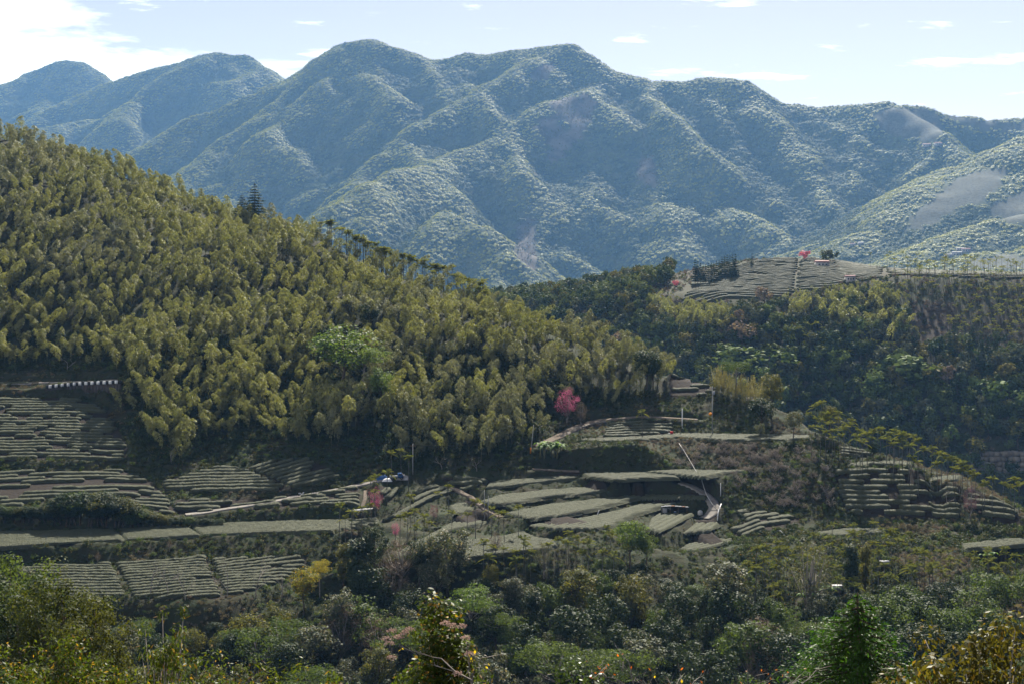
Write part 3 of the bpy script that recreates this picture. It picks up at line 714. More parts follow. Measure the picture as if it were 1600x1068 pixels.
for P in SLIPS: slip[inpoly(RPX, RPY, P) & (RY < 2900 * MS)] = 1
for k, P in enumerate(TEAS): tea_[inpoly(RPX, RPY, P) & (RY < 2640 * MS)] = 1
slip = (blur(slip, 1) > .2).astype(float)
def rsample(x, y): return gsample(FX, FY, RZ, np.asarray(x, float), np.asarray(y, float))
def rmask(A, x, y): return gsample(FX, FY, A, np.asarray(x, float), np.asarray(y, float)) > .5
m_, n_ = new_mat('mountain_ground'); L_ = n_.links.new
p_ = nd(n_, 'ShaderNodeBsdfPrincipled'); p_.inputs['Roughness'].default_value = .9; p_.inputs['Specular IOR Level'].default_value = 0.04
g_ = nd(n_, 'ShaderNodeNewGeometry'); no_ = nd(n_, 'ShaderNodeTexNoise'); no_.inputs['Scale'].default_value = .02; no_.inputs['Detail'].default_value = 10; L_(g_.outputs['Position'], no_.inputs['Vector'])
def mixn(n, f, a, b):
    x = nd(n, 'ShaderNodeMix', data_type='RGBA')
    if isinstance(f, float): x.inputs['Factor'].default_value = f
    else: n.links.new(f, x.inputs['Factor'])
    for i, v in ((6, a), (7, b)):
        if isinstance(v, tuple): x.inputs[i].default_value = (*v, 1)
        else: n.links.new(v, x.inputs[i])
    return x.outputs[2]
ra_ = nd(n_, 'ShaderNodeMapRange'); ra_.inputs['From Min'].default_value = .4; ra_.inputs['From Max'].default_value = .6; L_(no_.outputs[0], ra_.inputs['Value'])
fo_ = mixn(n_, ra_.outputs[0], (0.022, 0.036, 0.016), (0.07, 0.08, 0.035))
a1 = nd(n_, 'ShaderNodeAttribute'); a1.attribute_name = 'slip'; a2 = nd(n_, 'ShaderNodeAttribute'); a2.attribute_name = 'tea'
c_ = mixn(n_, a1.outputs['Fac'], fo_, mixn(n_, ra_.outputs[0], (0.05, 0.045, 0.036), (0.13, 0.112, 0.09)))
# tea slope: fine contour rows
sp_ = nd(n_, 'ShaderNodeSeparateXYZ'); L_(g_.outputs['Position'], sp_.inputs[0])
wv = nd(n_, 'ShaderNodeMath', operation='SINE'); wm = nd(n_, 'ShaderNodeMath', operation='MULTIPLY'); L_(sp_.outputs[2], wm.inputs[0]); wm.inputs[1].default_value = .8; L_(wm.outputs[0], wv.inputs[0])
wr = nd(n_, 'ShaderNodeMapRange'); wr.inputs['From Min'].default_value = -.6; wr.inputs['From Max'].default_value = .2; L_(wv.outputs[0], wr.inputs['Value'])
nt2 = nd(n_, 'ShaderNodeTexNoise'); nt2.inputs['Scale'].default_value = .12; nt2.inputs['Detail'].default_value = 8; nt2.inputs['Roughness'].default_value = .75; L_(g_.outputs['Position'], nt2.inputs['Vector'])
nr2 = nd(n_, 'ShaderNodeMapRange'); nr2.inputs['From Min'].default_value = .4; nr2.inputs['From Max'].default_value = .55; L_(nt2.outputs[0], nr2.inputs['Value'])
te_ = mixn(n_, nr2.outputs[0], (0.05, 0.052, 0.035), mixn(n_, ra_.outputs[0], (0.085, 0.09, 0.065), (0.105, 0.108, 0.08)))
c_ = mixn(n_, a2.outputs['Fac'], c_, te_)
L_(c_, p_.inputs['Base Color']); o_ = nd(n_, 'ShaderNodeOutputMaterial'); L_(p_.outputs[0], o_.inputs[0])
M['mountain'] = m_
link('mountain_range', grid_mesh('mountain_range', RX, RY, RZ, [m_], {'slip': slip, 'tea': tea_}), kind='structure')
bp = G(); bp.add([(-4900, -300, -205), (4900, -300, -205), (4900, 9700, -205), (-4900, 9700, -205)], [[0, 1, 2, 3]])
link('valley_floor', bp.mesh('valley_floor', [M['ground2']]), kind='structure')

# ------------------------------------------------------------------ the air
hz = G(); hz.box((0, 4700, 497), (9900, 10200, 1410))
hm, hn = new_mat('haze'); pv = nd(hn, 'ShaderNodeVolumePrincipled')
pv.inputs['Color'].default_value = (0.27, 0.56, 1.0, 1); pv.inputs['Density'].default_value = HAZE_DENSITY; pv.inputs['Anisotropy'].default_value = 0.0
ho = nd(hn, 'ShaderNodeOutputMaterial'); hn.links.new(pv.outputs[0], ho.inputs['Volume'])
link('haze', hz.mesh('haze', [hm]), kind='stuff', label='pale blue air over the valley and mountains')
# ================================================================== PLANT SHAPES
def P_bamboo(seed, culms=3, leaves=850, ls=0.5, H=12.0, wide=1.0):
    global rng
    rng = np.random.default_rng(seed)
    st, fo = G(), G()
    lean = rng.uniform(0, 6.28)
    for c in range(culms):
        a = c * 6.283 / culms + rng.uniform(-.5, .5); r0 = rng.uniform(1.0, 3.3) * wide
        b = np.array([math.cos(a) * r0, math.sin(a) * r0, -0.6])
        h = H * rng.uniform(0.55, 1.15); la = lean + rng.normal(0, 0.7); dirn = np.array([math.cos(la), math.sin(la), 0])
        k = rng.uniform(1.6, 3.8)
        t = np.linspace(0, 1, 9)
        axis = b + np.stack([dirn[0] * k * t ** 2.4 + b[0] * t * .5, dirn[1] * k * t ** 2.4 + b[1] * t * .5, h * (t - 0.16 * t ** 5)], 1)
        st.tube(axis, np.linspace(0.06, 0.012, 9), n=4)
        n = leaves
        u = rng.beta(1.9, 1.25, n) * 0.72 + 0.3
        u = np.minimum(u, 1.02)
        nbr = 70; ub = rng.beta(1.7, 1.2, nbr) * .84 + .18; u = np.minimum(ub[rng.integers(0, nbr, n)] + 0 * u, 1.02); bid = u
        C = np.stack([np.interp(u, t, axis[:, q]) for q in range(3)], 1)
        env = (1.32 * np.sin(np.clip((u - 0.2) / 0.84, 0, 1) ** 1.5 * math.pi) ** 0.7 + 0.12) * rng.uniform(.85, 1.15)
        th = (bid * 997.0) % 6.28 + rng.normal(0, .32, n); rr = env * np.sqrt(rng.uniform(0.05, 1.15, n))
        off = np.stack([np.cos(th) * rr, np.sin(th) * rr, -0.55 * rr + rng.normal(0, .12, n)], 1)
        on = off / (np.linalg.norm(off, axis=1)[:, None] + 1e-6); on[:, 2] = on[:, 2] * .3 + .55
        fo.leaves(C + off, ls, 0.28, outward=on, droop=0.1, nb=1.15, D=off / (rr[:, None] + .05) + rng.normal(0, .35, (n, 3)) + np.array([0, 0, -.5]))
    return st.mesh('culms', [M['culm']]), fo
def P_tree(seed, H=12., R=4.0, crown=(0.38, 1.0), flat=1.0, clumps=34, per=95, ls=0.4, cr=0.3, bark='bark', limbs=9, trunk_r=0.22, shell=0.55, aspect=.5, lean=0.0, droop=0.1, cone=0.0):
    """trunk with forking limbs, crown of uneven leaf clumps with gaps between them"""
    global rng
    rng = np.random.default_rng(seed)
    st, fo = G(), G()
    z0, z1 = H * crown[0], H * crown[1]
    zc = (z0 + z1) / 2; hz_ = (z1 - z0) / 2
    cs = []
    while len(cs) < clumps:
        v = rng.normal(size=3); v /= np.linalg.norm(v)
        q = v * (shell + (1 - shell) * rng.uniform()) * rng.uniform(.8, 1.08)
        if q[2] < -0.75: continue
        f = 1 - cone * (q[2] * .5 + .5)
        cs.append([q[0] * R * f * (1 - cr * .4) + lean * q[2], q[1] * R * f * (1 - cr * .4), zc + q[2] * hz_ * (1 - cr * .3)])
    cs = np.array(cs)
    top = np.array([rng.normal(0, R * .08) + lean * .3, rng.normal(0, R * .08), zc + hz_ * .3])
    tr = np.array([[0, 0, -1.0], [rng.normal(0, .1), rng.normal(0, .1), H * .15], [rng.normal(0, .25), rng.normal(0, .25), z0 * .95], top])
    st.tube(tr, [trunk_r * 1.25, trunk_r, trunk_r * .75, trunk_r * .25], n=6)
    for i in rng.permutation(len(cs))[:limbs]:
        s0 = tr[2] * .8 + tr[1] * .2 if rng.uniform() < .4 else tr[2] + (top - tr[2]) * rng.uniform(0, .5)
        mid = (s0 + cs[i]) / 2 + np.array([0, 0, -R * .08]) + rng.normal(0, R * .05, 3)
        st.tube([s0, mid, cs[i]], [trunk_r * .42, trunk_r * .26, trunk_r * .08], n=4)
    for c in cs:
        r = R * cr * rng.uniform(.65, 1.35); n = int(per * rng.uniform(.6, 1.3))
        v = rng.normal(size=(n, 3)); v /= np.linalg.norm(v, axis=1)[:, None]
        rr = r * rng.uniform(0.35, 1.0, n) ** 0.6
        off = v * rr[:, None]; off[:, 2] *= flat
        fo.leaves(c + off, ls, aspect, outward=v * .9 + (c - [0, 0, zc]) / R * .45 + [0, 0, .25], droop=droop)
    return st.mesh('trunk', [M[bark]]), fo
def P_palm(seed, H=9.0, fronds=12, fl=2.35):
    global rng
    rng = np.random.default_rng(seed)
    st, fo = G(), G()
    b = rng.normal(0, .25, 2)
    axis = np.array([[0, 0, -.8], [b[0] * .2, b[1] * .2, H * .35], [b[0] * .6, b[1] * .6, H * .7], [b[0], b[1], H * .93]])
    st.tube(axis, [.13, .10, .09, .085], n=6)
    fo.tube([axis[-1], [b[0], b[1], H]], [.12, .06], n=6)
    for k in range(fronds):
        a = k * 2.4 + rng.uniform(-.3, .3); el = rad(rng.uniform(38, 86)); L = fl * rng.uniform(.8, 1.1)
        if k > fronds - 3: el = rad(rng.uniform(-10, 15))
        t = np.linspace(0, 1, 7)
        rad_ = L * (np.cos(el) * t + .18 * t ** 2); hh = L * (np.sin(el) * t - 0.42 * t ** 2.6)
        ax = np.stack([b[0] + np.cos(a) * rad_, b[1] + np.sin(a) * rad_, H - .05 + hh], 1)
        side = np.array([-math.sin(a), math.cos(a), 0])
        fo.tube(ax, np.linspace(.03, .008, 7), n=3, cap=False)
        for s in (-1, 1):
            tt = np.linspace(.12, 1, 12); C = np.stack([np.interp(tt, t, ax[:, q]) for q in range(3)], 1)
            wl = .62 * np.sin(np.clip(tt * .82 + .18, 0, 1) * math.pi) ** .6 + .1
            D = side[None] * s + np.array([math.cos(a), math.sin(a), 0]) * .55 + np.array([0, 0, .25 - .5 * 0]) - np.stack([0 * tt, 0 * tt, .35 * tt], 1)
            D /= np.linalg.norm(D, axis=1)[:, None]
            S = np.stack([np.cos(a) * np.ones(12), np.sin(a) * np.ones(12), 0 * tt + .15], 1)
            tip = C + D * wl[:, None]; tip[:, 2] -= .24
            V = np.stack([C - S * .085, C + S * .085, tip + S * .03, tip - S * .03], 1).reshape(-1, 3)
            fo.add(V, np.arange(48).reshape(-1, 4))
    return st.mesh('trunk', [M['palm_trunk']]), fo
def P_conifer(seed, H=14., R=3.2, tiers=14, ls=.6, per=85, open_=.0, aspect=.3):
    global rng
    rng = np.random.default_rng(seed)
    st, fo = G(), G()
    st.tube([[0, 0, -1], [0, 0, H * .5], [0, 0, H]], [.2, .13, .02], n=6)
    for k in range(tiers):
        f = k / (tiers - 1); z = H * (.14 + .84 * f); r = R * (1 - f) ** .8 + .15; nb = int(7 * (1 - f * .5)) + 1
        for j in range(nb):
            a = j * 6.283 / nb + k * 1.3 + rng.uniform(-.3, .3); L = r * rng.uniform(.7, 1.15)
            if rng.uniform() < open_: continue
            tip = np.array([math.cos(a) * L, math.sin(a) * L, z - L * .18]); root = np.array([0, 0, z])
            st.tube([root, (root + tip) / 2 + [0, 0, -.02 * L], tip], [.05, .03, .01], n=3, cap=False)
            n = int(per * L / R) + 6; t = rng.uniform(.15, 1.05, n)
            C = root + (tip - root) * t[:, None]; C[:, 2] += L * .10 * t ** 2
            C += rng.normal(0, 1, (n, 3)) * np.array([.22, .22, .10]) * (L * .55)
            fo.leaves(C, ls, aspect, outward=np.array([math.cos(a) * .4, math.sin(a) * .4, .8]), D=rng.normal(size=(n, 3)) * .5 + np.array([math.cos(a), math.sin(a), -.2]))
    return st.mesh('trunk', [M['bark']]), fo
def P_bare(seed, H=9., spread=3.0, levels=4, r0=.12, mat='bark_pale'):
    global rng
    rng = np.random.default_rng(seed)
    st = G()
    def br(p, d, L, r, lv):
        q = p + d * L * .5 + rng.normal(0, L * .05, 3); e = q + d * L * .5 + rng.normal(0, L * .07, 3)
        st.tube([p, q, e], [r, r * .8, r * .55], n=4 if lv < 2 else 3, cap=False)
        if lv >= levels: return
        for k in range(2 + (rng.uniform() < .6)):
            d2 = d + rng.normal(0, .5, 3); d2[2] = abs(d2[2]) * .8 + .1; d2 /= np.linalg.norm(d2)
            br(e if k else q, d2, L * rng.uniform(.55, .8), r * .6, lv + 1)
    br(np.array([0, 0, -.5]), np.array([0, 0, 1.]), H * .38, r0, 0)
    return st.mesh('branches', [M[mat]])
def P_shrub(seed, R=1.0, n=170, ls=.3, aspect=.45, flat=.8, m='shrub'):
    global rng
    rng = np.random.default_rng(seed)
    fo = G()
    k = 7; cs = rng.normal(0, R * .45, (k, 3)); cs[:, 2] = abs(cs[:, 2]) * flat + R * .2
    for c in cs:
        v = rng.normal(size=(n // k, 3)); v /= np.linalg.norm(v, axis=1)[:, None]
        off = v * (R * .45 * rng.uniform(.5, 1, (n // k, 1)))
        fo.leaves(c + off, ls, aspect, outward=v * .9 + c / R * .4 + [0, 0, .2])
    return fo
def P_far(seed, R=5.2, n=90, ls=2.5):
    """several crowns seen from kilometres away: blades follow the canopy surface"""
    global rng
    rng = np.random.default_rng(seed); fo = G()
    for k in range(5):
        c = rng.normal(0, R * .5, 3); c[2] = rng.uniform(0, 1.8); r = R * rng.uniform(.3, .6)
        v = rng.normal(size=(n // 5, 3)); v[:, 2] = abs(v[:, 2]) + .1; v /= np.linalg.norm(v, axis=1)[:, None]
        off = v * r; off[:, 2] *= .9
        fo.leaves(c + off, ls, .75, outward=v * .28 + [0, 0, .9], nb=2.4)
    return fo
def P_banana(seed, H=3.6, n=11):
    global rng
    rng = np.random.default_rng(seed)
    st, fo = G(), G()
    for s in range(3):
        b = rng.normal(0, .5, 2); h = H * rng.uniform(.4, .6)
        st.tube([[b[0], b[1], -.4], [b[0] * 1.1, b[1] * 1.1, h]], [.17, .1], n=6)
        for k in range(n // 2 + 2):
            a = rng.uniform(0, 6.28); L = H * rng.uniform(.45, .7); el = rad(rng.uniform(35, 80)); t = np.linspace(0, 1, 7)
            ax = np.stack([b[0] * 1.1 + np.cos(a) * L * (np.cos(el) * t + .25 * t * t), b[1] * 1.1 + np.sin(a) * L * (np.cos(el) * t + .25 * t * t), h + L * (np.sin(el) * t - .75 * t ** 2.5)], 1)
            side = np.array([-math.sin(a), math.cos(a), 0]); wd = .32 * np.sin(np.clip(t * .9 + .08, 0, 1) * math.pi) ** .6
            Lf = ax + side * wd[:, None] + [0, 0, .05]; Rt = ax - side * wd[:, None] + [0, 0, .05]
            V = np.concatenate([Lf, ax, Rt]); i = np.arange(6)
            fo.add(V, np.concatenate([np.stack([i, i + 1, i + 8, i + 7], 1), np.stack([i + 7, i + 8, i + 15, i + 14], 1)]))
    return st.mesh('stem', [M['culm']]), fo

PROTO = {}
def reg(kind, st, fo, mats, part='crown', h=None):
    V = np.concatenate(fo.V); hh = V[:, 2].max()
    base = fo.mesh(part, [M[mats[0]]])
    for i, m in enumerate(mats):
        me = base if i == 0 else base.copy()
        if i: me.materials.clear(); me.materials.append(M[m])
        PROTO.setdefault(kind + ':' + m, []).append((st, me, hh))
for s in range(8):
    a, b = P_bamboo(100 + s); reg('bamboo', a, b, ['bamboo', 'bamboo2'], 'foliage')
for s in range(3):
    a, b = P_bamboo(130 + s, culms=3, leaves=240, ls=.9); reg('bamboo_lo', a, b, ['bamboo', 'farbam'], 'foliage')
for s in range(4):
    a, b = P_tree(200 + s, 12, 4.0, clumps=38, per=95, ls=.42); reg('broad', a, b, ['dark', 'grey', 'light', 'olive', 'herolight', 'yellow'])
for s in range(3):
    a, b = P_tree(220 + s, 13, 3.2, crown=(.22, 1.0), clumps=44, per=85, ls=.4, cr=.32); reg('tall', a, b, ['dark', 'grey', 'olive'])
for s in range(3):
    a, b = P_tree(240 + s, 11, 5.2, crown=(.62, 1.0), flat=.42, clumps=36, per=110, ls=.34, cr=.27, bark='bark_pale', limbs=14, aspect=.35); reg('umbrella', a, b, ['light', 'yellow', 'grey', 'herolight'])
for s in range(2):
    a, b = P_tree(260 + s, 9, 3.0, crown=(.2, 1.0), clumps=46, per=60, ls=.24, cr=.28, bark='bark_pale', limbs=20, aspect=.25); reg('twiggy', a, b, ['dry', 'pink', 'grey', 'dustypink'])
for s in range(2):
    a, b = P_tree(270 + s, 12, 1.5, crown=(.05, 1.0), clumps=46, per=70, ls=.36, cr=.55); reg('column', a, b, ['dark', 'olive'])
for s in range(5):
    a, b = P_palm(300 + s, H=9.0 + s * .4); reg('palm', a, b, ['palm'])
for s in range(2):
    a, b = P_conifer(320 + s); reg('conifer', a, b, ['conifer'])
for s in range(2):
    a, b = P_banana(340 + s); reg('banana', a, b, ['banana'], 'leaves')
for s in range(3):
    b = P_shrub(350 + s); reg('shrub', None, b, ['shrub', 'grey', 'dry', 'drygrass', 'light', 'dark'], 'leaves')
# coarse shapes for trees more than 600 m away
for s in range(4):
    a, b = P_tree(400 + s, 11, 4.4, crown=(.25, 1.0), clumps=16, per=22, ls=1.15, cr=.36, limbs=3, aspect=.7); reg('fartree', a, b, ['x_' + q for q in ('far', 'dark', 'light', 'grey', 'olive', 'dry', 'farbam', 'pink')])
for s in range(9):
    fo = P_far(420 + s); reg('clump', None, fo, ['x_far', 'x_farbam'], 'leaves')
for s in range(3):
    a, b = P_conifer(430 + s, H=16, R=2.6, tiers=10, ls=1.1, per=48, aspect=.5); reg('farconifer', a, b, ['conifer'])
for s in range(3):
    a, b = P_palm(440 + s, H=10, fronds=9, fl=2.5); reg('farpalm', a, b, ['palm'])
rng = np.random.default_rng(99)

# ------------------------------------------------------------------ names by place: nearest landmark and direction
LM = [(135, 612, 'striped kerb'), (1035, 795, 'tin-roofed hut'), (585, 778, 'cherry by the path'), (886, 632, 'tall pink cherry'),
      (540, 560, 'light green tree in bamboo'), (398, 290, 'dark conifer on the crest'), (1113, 640, 'pole with orange lamp'), (1066, 655, 'white post'),
      (1449, 745, 'round bush'), (1516, 790, 'dusty pink tree'), (735, 930, 'bright green domed tree'), (1135, 900, 'tall grey-green tree'),
      (1340, 990, 'foreground conifer'), (685, 1000, 'foreground flowering bush'), (560, 870, 'dark vine-covered tree'), (90, 920, 'big olive tree'),
      (1115, 795, 'concrete yard'), (610, 747, 'blue tarpaulins'), (855, 705, 'banana clump'), (430, 784, 'pale farm road'), (1200, 640, 'tree with gold-lit crown'),
      (250, 690, 'bamboo grove edge'), (1083, 600, 'small tea patch'), (1200, 820, 'curved tea plot'), (800, 790, 'middle tea terraces'), (1270, 900, 'straggly brown tree'),
      (475, 895, 'yellow-leaved tree'), (100, 400, 'upper left bamboo slope'), (300, 640, 'kerb-side bamboo'), (1400, 770, 'steep tea rows'), (1500, 1000, 'olive foreground tree'),
      (700, 540, 'bamboo mid-slope'), (350, 560, 'left bamboo mid-slope'), (640, 370, 'crest palms'), (1350, 690, 'ridge-top palms'), (970, 960, 'dark bottom-centre trees'), (430, 980, 'feathery green thicket'),
      (1160, 450, 'hilltop tea farm'), (1085, 490, 'pale far-hill bamboo'), (1430, 575, 'broad far-hill tree'), (1330, 490, 'far-hill bamboo belt'), (1550, 480, 'far palm slope'), (1560, 690, 'rock face')]
pending = {}
def place_label(o, kind, x, y, z):
    px, py = proj(x, y, z)
    best = min(LM, key=lambda q: (q[0] - px) ** 2 + ((q[1] - py) * 1.3) ** 2)
    dx, dy = px - best[0], py - best[1]; d = math.hypot(dx, dy)
    if d < 14: w_ = 'right at'
    else:
        far = 'just ' if d < 40 else ('' if d < 110 else 'well ')
        w_ = far + ('right of' if dx > 0 else 'left of') if abs(dx) > abs(dy) * 1.1 else far + ('below' if dy > 0 else 'above')
    pending.setdefault((kind, w_, best[2]), []).append((px, py, o))
ORD = ['', 'first', 'second', 'third', 'fourth', 'fifth', 'sixth', 'seventh', 'eighth', 'ninth', 'tenth', 'eleventh', 'twelfth', 'thirteenth', 'fourteenth', 'fifteenth', 'sixteenth', 'seventeenth', 'eighteenth', 'nineteenth', 'twentieth']
def ordw(n):
    if n <= 20: return ORD[n]
    t_ = n // 10; return ('thirtieth', 'fortieth', 'fiftieth')[t_ - 3] if n % 10 == 0 and t_ < 6 else ('twenty', 'thirty', 'forty', 'fifty', 'sixty')[min(t_, 6) - 2] + '-' + ORD[n % 10 or 1]
def flush_labels():
    for (kind, w_, lm), L in pending.items():
        L.sort(key=lambda q: q[0]); n = len(L); tail = 'the ' + lm
        if n == 1: L[0][2]['label'] = f'{kind} {w_} {tail}'; continue
        for i, (px, py, o) in enumerate(L):
            if n == 2: s = ('left one', 'right one')[i]
            elif i == 0: s = 'leftmost'
            elif i == n - 1: s = 'rightmost'
            else: s = f'{ordw(i + 1)} from left'
            o['label'] = f'{s}: {kind} {w_} {tail}'

def plant(name, proto, cat, kindlabel, x, y, z, scale=1.0, rz=None, group=None, label=None, sxy=None, parts=('trunk', 'crown')):
    st, fo, hh = proto
    rz = rnd.uniform(0, 6.28) if rz is None else rz
    s = (scale * (sxy or 1), scale * (sxy or 1), scale)
    if st is None:
        o = bpy.data.objects.new(name, fo); col.objects.link(o)
        o['category'] = cat
        if group: o['group'] = group
    else:
        o = thing(name, '', cat, group=group)
        link(parts[0], st, o); link(parts[1], fo, o)
    o.location = (x, y, z); o.rotation_euler = (0, 0, rz); o.scale = s
    if label: o['label'] = label
    else: place_label(o, kindlabel, x, y, z + hh * scale * .8)
    return o
def stuff(name, label, protos, pts, scales, rots=None, tilt=0.0):
    """one object that carries very many plants nobody could count"""
    c = bpy.data.collections.new(name + '_shapes')
    for i, (st, fo, hh) in enumerate(protos):
        ms = [fo] + ([st] if st is not None else [])
        V = []; Fq = {}; Mi = {}; n0 = 0; mats = []
        for k, me in enumerate(ms):
            co = np.empty(len(me.vertices) * 3, np.float32); me.vertices.foreach_get('co', co); V.append(co.reshape(-1, 3))
            mats.append(me.materials[0])
            ls_ = np.empty(len(me.polygons), np.int32); me.polygons.foreach_get('loop_start', ls_)
            lt = np.empty(len(me.polygons), np.int32); me.polygons.foreach_get('loop_total', lt)
            vi = np.empty(len(me.loops), np.int32); me.loops.foreach_get('vertex_index', vi)
            for q in np.unique(lt):
                s_ = ls_[lt == q]; Fq.setdefault(q, []).append(vi[s_[:, None] + np.arange(q)] + n0); Mi.setdefault(q, []).append(np.full(len(s_), k))
            n0 += len(co) // 3
        ks = sorted(Fq)
        me = mesh_from(f'{name}_shape', np.concatenate(V), [np.concatenate(Fq[q]) for q in ks], np.concatenate([np.concatenate(Mi[q]) for q in ks]), mats=mats)
        c.objects.link(bpy.data.objects.new(f'{name}_shape_{i:02d}', me))
    N = len(pts)
    me = bpy.data.meshes.new(name); me.vertices.add(N); me.vertices.foreach_set('co', np.asarray(pts, np.float32).ravel())
    R = np.zeros((N, 3), np.float32)
    if rots is None: R[:, 2] = rng.uniform(0, 6.283, N)
    else: R[:] = rots
    if tilt: R[:, :2] = rng.normal(0, tilt, (N, 2))
    for nm, ty, ar in (('rot', 'FLOAT_VECTOR', R), ('scl', 'FLOAT_VECTOR', np.repeat(np.asarray(scales, np.float32)[:, None], 3, 1) if np.ndim(scales) == 1 else np.asarray(scales, np.float32))):
        a = me.attributes.new(nm, ty, 'POINT'); a.data.foreach_set('vector', ar.astype(np.float32).ravel())
    a = me.attributes.new('idx', 'INT', 'POINT'); a.data.foreach_set('value', rng.integers(0, len(protos), N).astype(np.int32))
    me.update()
    o = link(name, me, kind='stuff', label=label)
    ng = bpy.data.node_groups.new(name + '_spread', 'GeometryNodeTree')
    ng.interface.new_socket('Geometry', in_out='INPUT', socket_type='NodeSocketGeometry'); ng.interface.new_socket('Geometry', in_out='OUTPUT', socket_type='NodeSocketGeometry')
    gi = ng.nodes.new('NodeGroupInput'); go = ng.nodes.new('NodeGroupOutput'); ip = ng.nodes.new('GeometryNodeInstanceOnPoints'); ci = ng.nodes.new('GeometryNodeCollectionInfo')
    ci.inputs[0].default_value = c; ci.inputs[1].default_value = True; ci.inputs[2].default_value = True
    ip.inputs['Pick Instance'].default_value = True
    L = ng.links.new
    L(gi.outputs[0], ip.inputs['Points']); L(ci.outputs[0], ip.inputs['Instance'])
    for nm, ty, so in (('idx', 'INT', 'Instance Index'), ('rot', 'FLOAT_VECTOR', 'Rotation'), ('scl', 'FLOAT_VECTOR', 'Scale')):
        na = ng.nodes.new('GeometryNodeInputNamedAttribute'); na.data_type = ty; na.inputs[0].default_value = nm
        outp = [s for s in na.outputs if s.enabled][0]
        L(outp, ip.inputs[so])
    L(ip.outputs[0], go.inputs[0])
    md = o.modifiers.new('spread', 'NODES'); md.node_group = ng
    return o
def jgrid(x0, x1, y0, y1, s):
    a = np.arange(x0, x1, s); b = np.arange(y0, y1, s * .9)
    A, B = np.meshgrid(a, b); A = A + (np.arange(len(b)) % 2)[:, None] * s * .5
    return (A + rng.uniform(-.42, .42, A.shape) * s).ravel(), (B + rng.uniform(-.42, .42, B.shape) * s).ravel()

# ================================================================== MOUNTAIN FOREST
x, y = jgrid(-3400, 3400, 3140, 8100, 13.5)
z = rsample(x, y); e = 18.0
nx = -(rsample(x + e, y) - rsample(x - e, y)) / (2 * e); ny = -(rsample(x, y + e) - rsample(x, y - e)) / (2 * e)
ln = np.sqrt(nx * nx + ny * ny + 1); face = (nx * -x + ny * -y + -z) / (ln * np.sqrt(x * x + y * y + z * z))
px, py = proj(x, y, z)
k = (px > -60) & (px < 1660) & (face > -0.22) & (py < 520) & ~rmask(slip, x, y) & ~rmask(tea_, x, y)
k &= rng.uniform(size=len(k)) < np.clip(1.3 - (y - 4000) / 8000, .6, 1)
x, y, z = x[k], y[k], z[k]; px, py = px[k], py[k]
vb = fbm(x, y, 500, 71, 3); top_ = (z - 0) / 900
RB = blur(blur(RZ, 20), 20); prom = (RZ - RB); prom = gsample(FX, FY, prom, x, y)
isb = vb * .8 + .3 * top_ + prom / 19 + rng.normal(0, .2, len(x)) > .1  # pale bamboo on crests, dark forest in hollows: lit and shaded relief put into colour
s = rng.uniform(.5, 1.25, len(x)) ** 1.3 * np.where(isb, 1.1, 1.6)
rt = np.stack([-np.arcsin(ny / ln) * .85, np.arcsin(nx / ln) * .85, 0 * nx], 1)[k]
stuff('mountain_forest', 'broadleaf forest of the hazy blue mountains, coloured dark like shaded gullies', PROTO['clump:x_far'], np.stack([x, y, z], 1)[~isb], s[~isb], rots=rt[~isb])
stuff('mountain_bamboo', 'bamboo forest on the mountain spurs, coloured pale like sunlit crests', PROTO['clump:x_farbam'], np.stack([x, y, z], 1)[isb], s[isb], rots=rt[isb])
x2, y2 = jgrid(-900, 900, 3900, 5900, 9.0); z2 = rsample(x2, y2); kk = rmask(slip, x2, y2) & (rng.uniform(size=len(x2)) < .45)
stuff('slip_scrub', 'sparse scrub growing on the bare landslide scars', PROTO['fartree:x_dry'] + PROTO['fartree:x_far'], np.stack([x2, y2, z2], 1)[kk], rng.uniform(.3, .7, kk.sum()))
print('mountain trees', len(x))

# ================================================================== HILL ACROSS THE VALLEY: woods
TOPFIELD = [(1046, 466), (1076, 446), (1112, 428), (1150, 413), (1195, 406), (1262, 402), (1300, 414), (1334, 440), (1290, 444), (1232, 454), (1200, 466), (1140, 472), (1095, 464)]
PLATEAU = [(1290, 404), (1345, 410), (1378, 418), (1480, 420), (1560, 424), (1660, 428), (1660, 434), (1540, 430), (1400, 430), (1345, 437), (1310, 420)]
x, y = jgrid(-440, 700, 640, 1120, 6.4)
z = msample(x, y); px, py = proj(x, y, z)
vis = (px > 640) & (px < 1680)
k = vis & ~inpoly(px, py, TOPFIELD) & ~inpoly(px, py, PLATEAU) & ~inpoly(px, py, CLIFF) & ~((y > 905) & (px > 1050) & (y < 1030)) & ~((py < 462) & (px > 1395) & (y < 905))
k &= ~(inpoly(px, py, SCAR) & (rng.uniform(size=len(px)) < .85))
PALMZ = [(1385, 420), (1700, 425), (1700, 545), (1600, 550), (1500, 540), (1440, 545), (1425, 520), (1410, 470), (1395, 440)]
PALMZ2 = [(1225, 520), (1290, 540), (1390, 545), (1400, 572), (1310, 580), (1230, 570)]
BAMZ = [(1020, 462), (1070, 460), (1110, 468), (1140, 482), (1145, 520), (1060, 530), (1020, 500)]
BAMZ2 = [(1215, 462), (1290, 446), (1340, 446), (1425, 445), (1430, 500), (1400, 540), (1330, 520), (1260, 510), (1210, 500)]
CONZ = [(1470, 545), (1550, 545), (1560, 640), (1480, 640)]
k &= ~inpoly(px, py, PALMZ)
x, y, z, px, py = (q[k] for q in (x, y, z, px, py))
kind = np.where(inpoly(px, py, BAMZ) | inpoly(px, py, BAMZ2) & (rng.uniform(size=len(px)) < .7), 1, 0)
kind = np.where(inpoly(px, py, CONZ) & (rng.uniform(size=len(px)) < .5), 2, kind)
sc = rng.uniform(.6, 1.35, len(x))
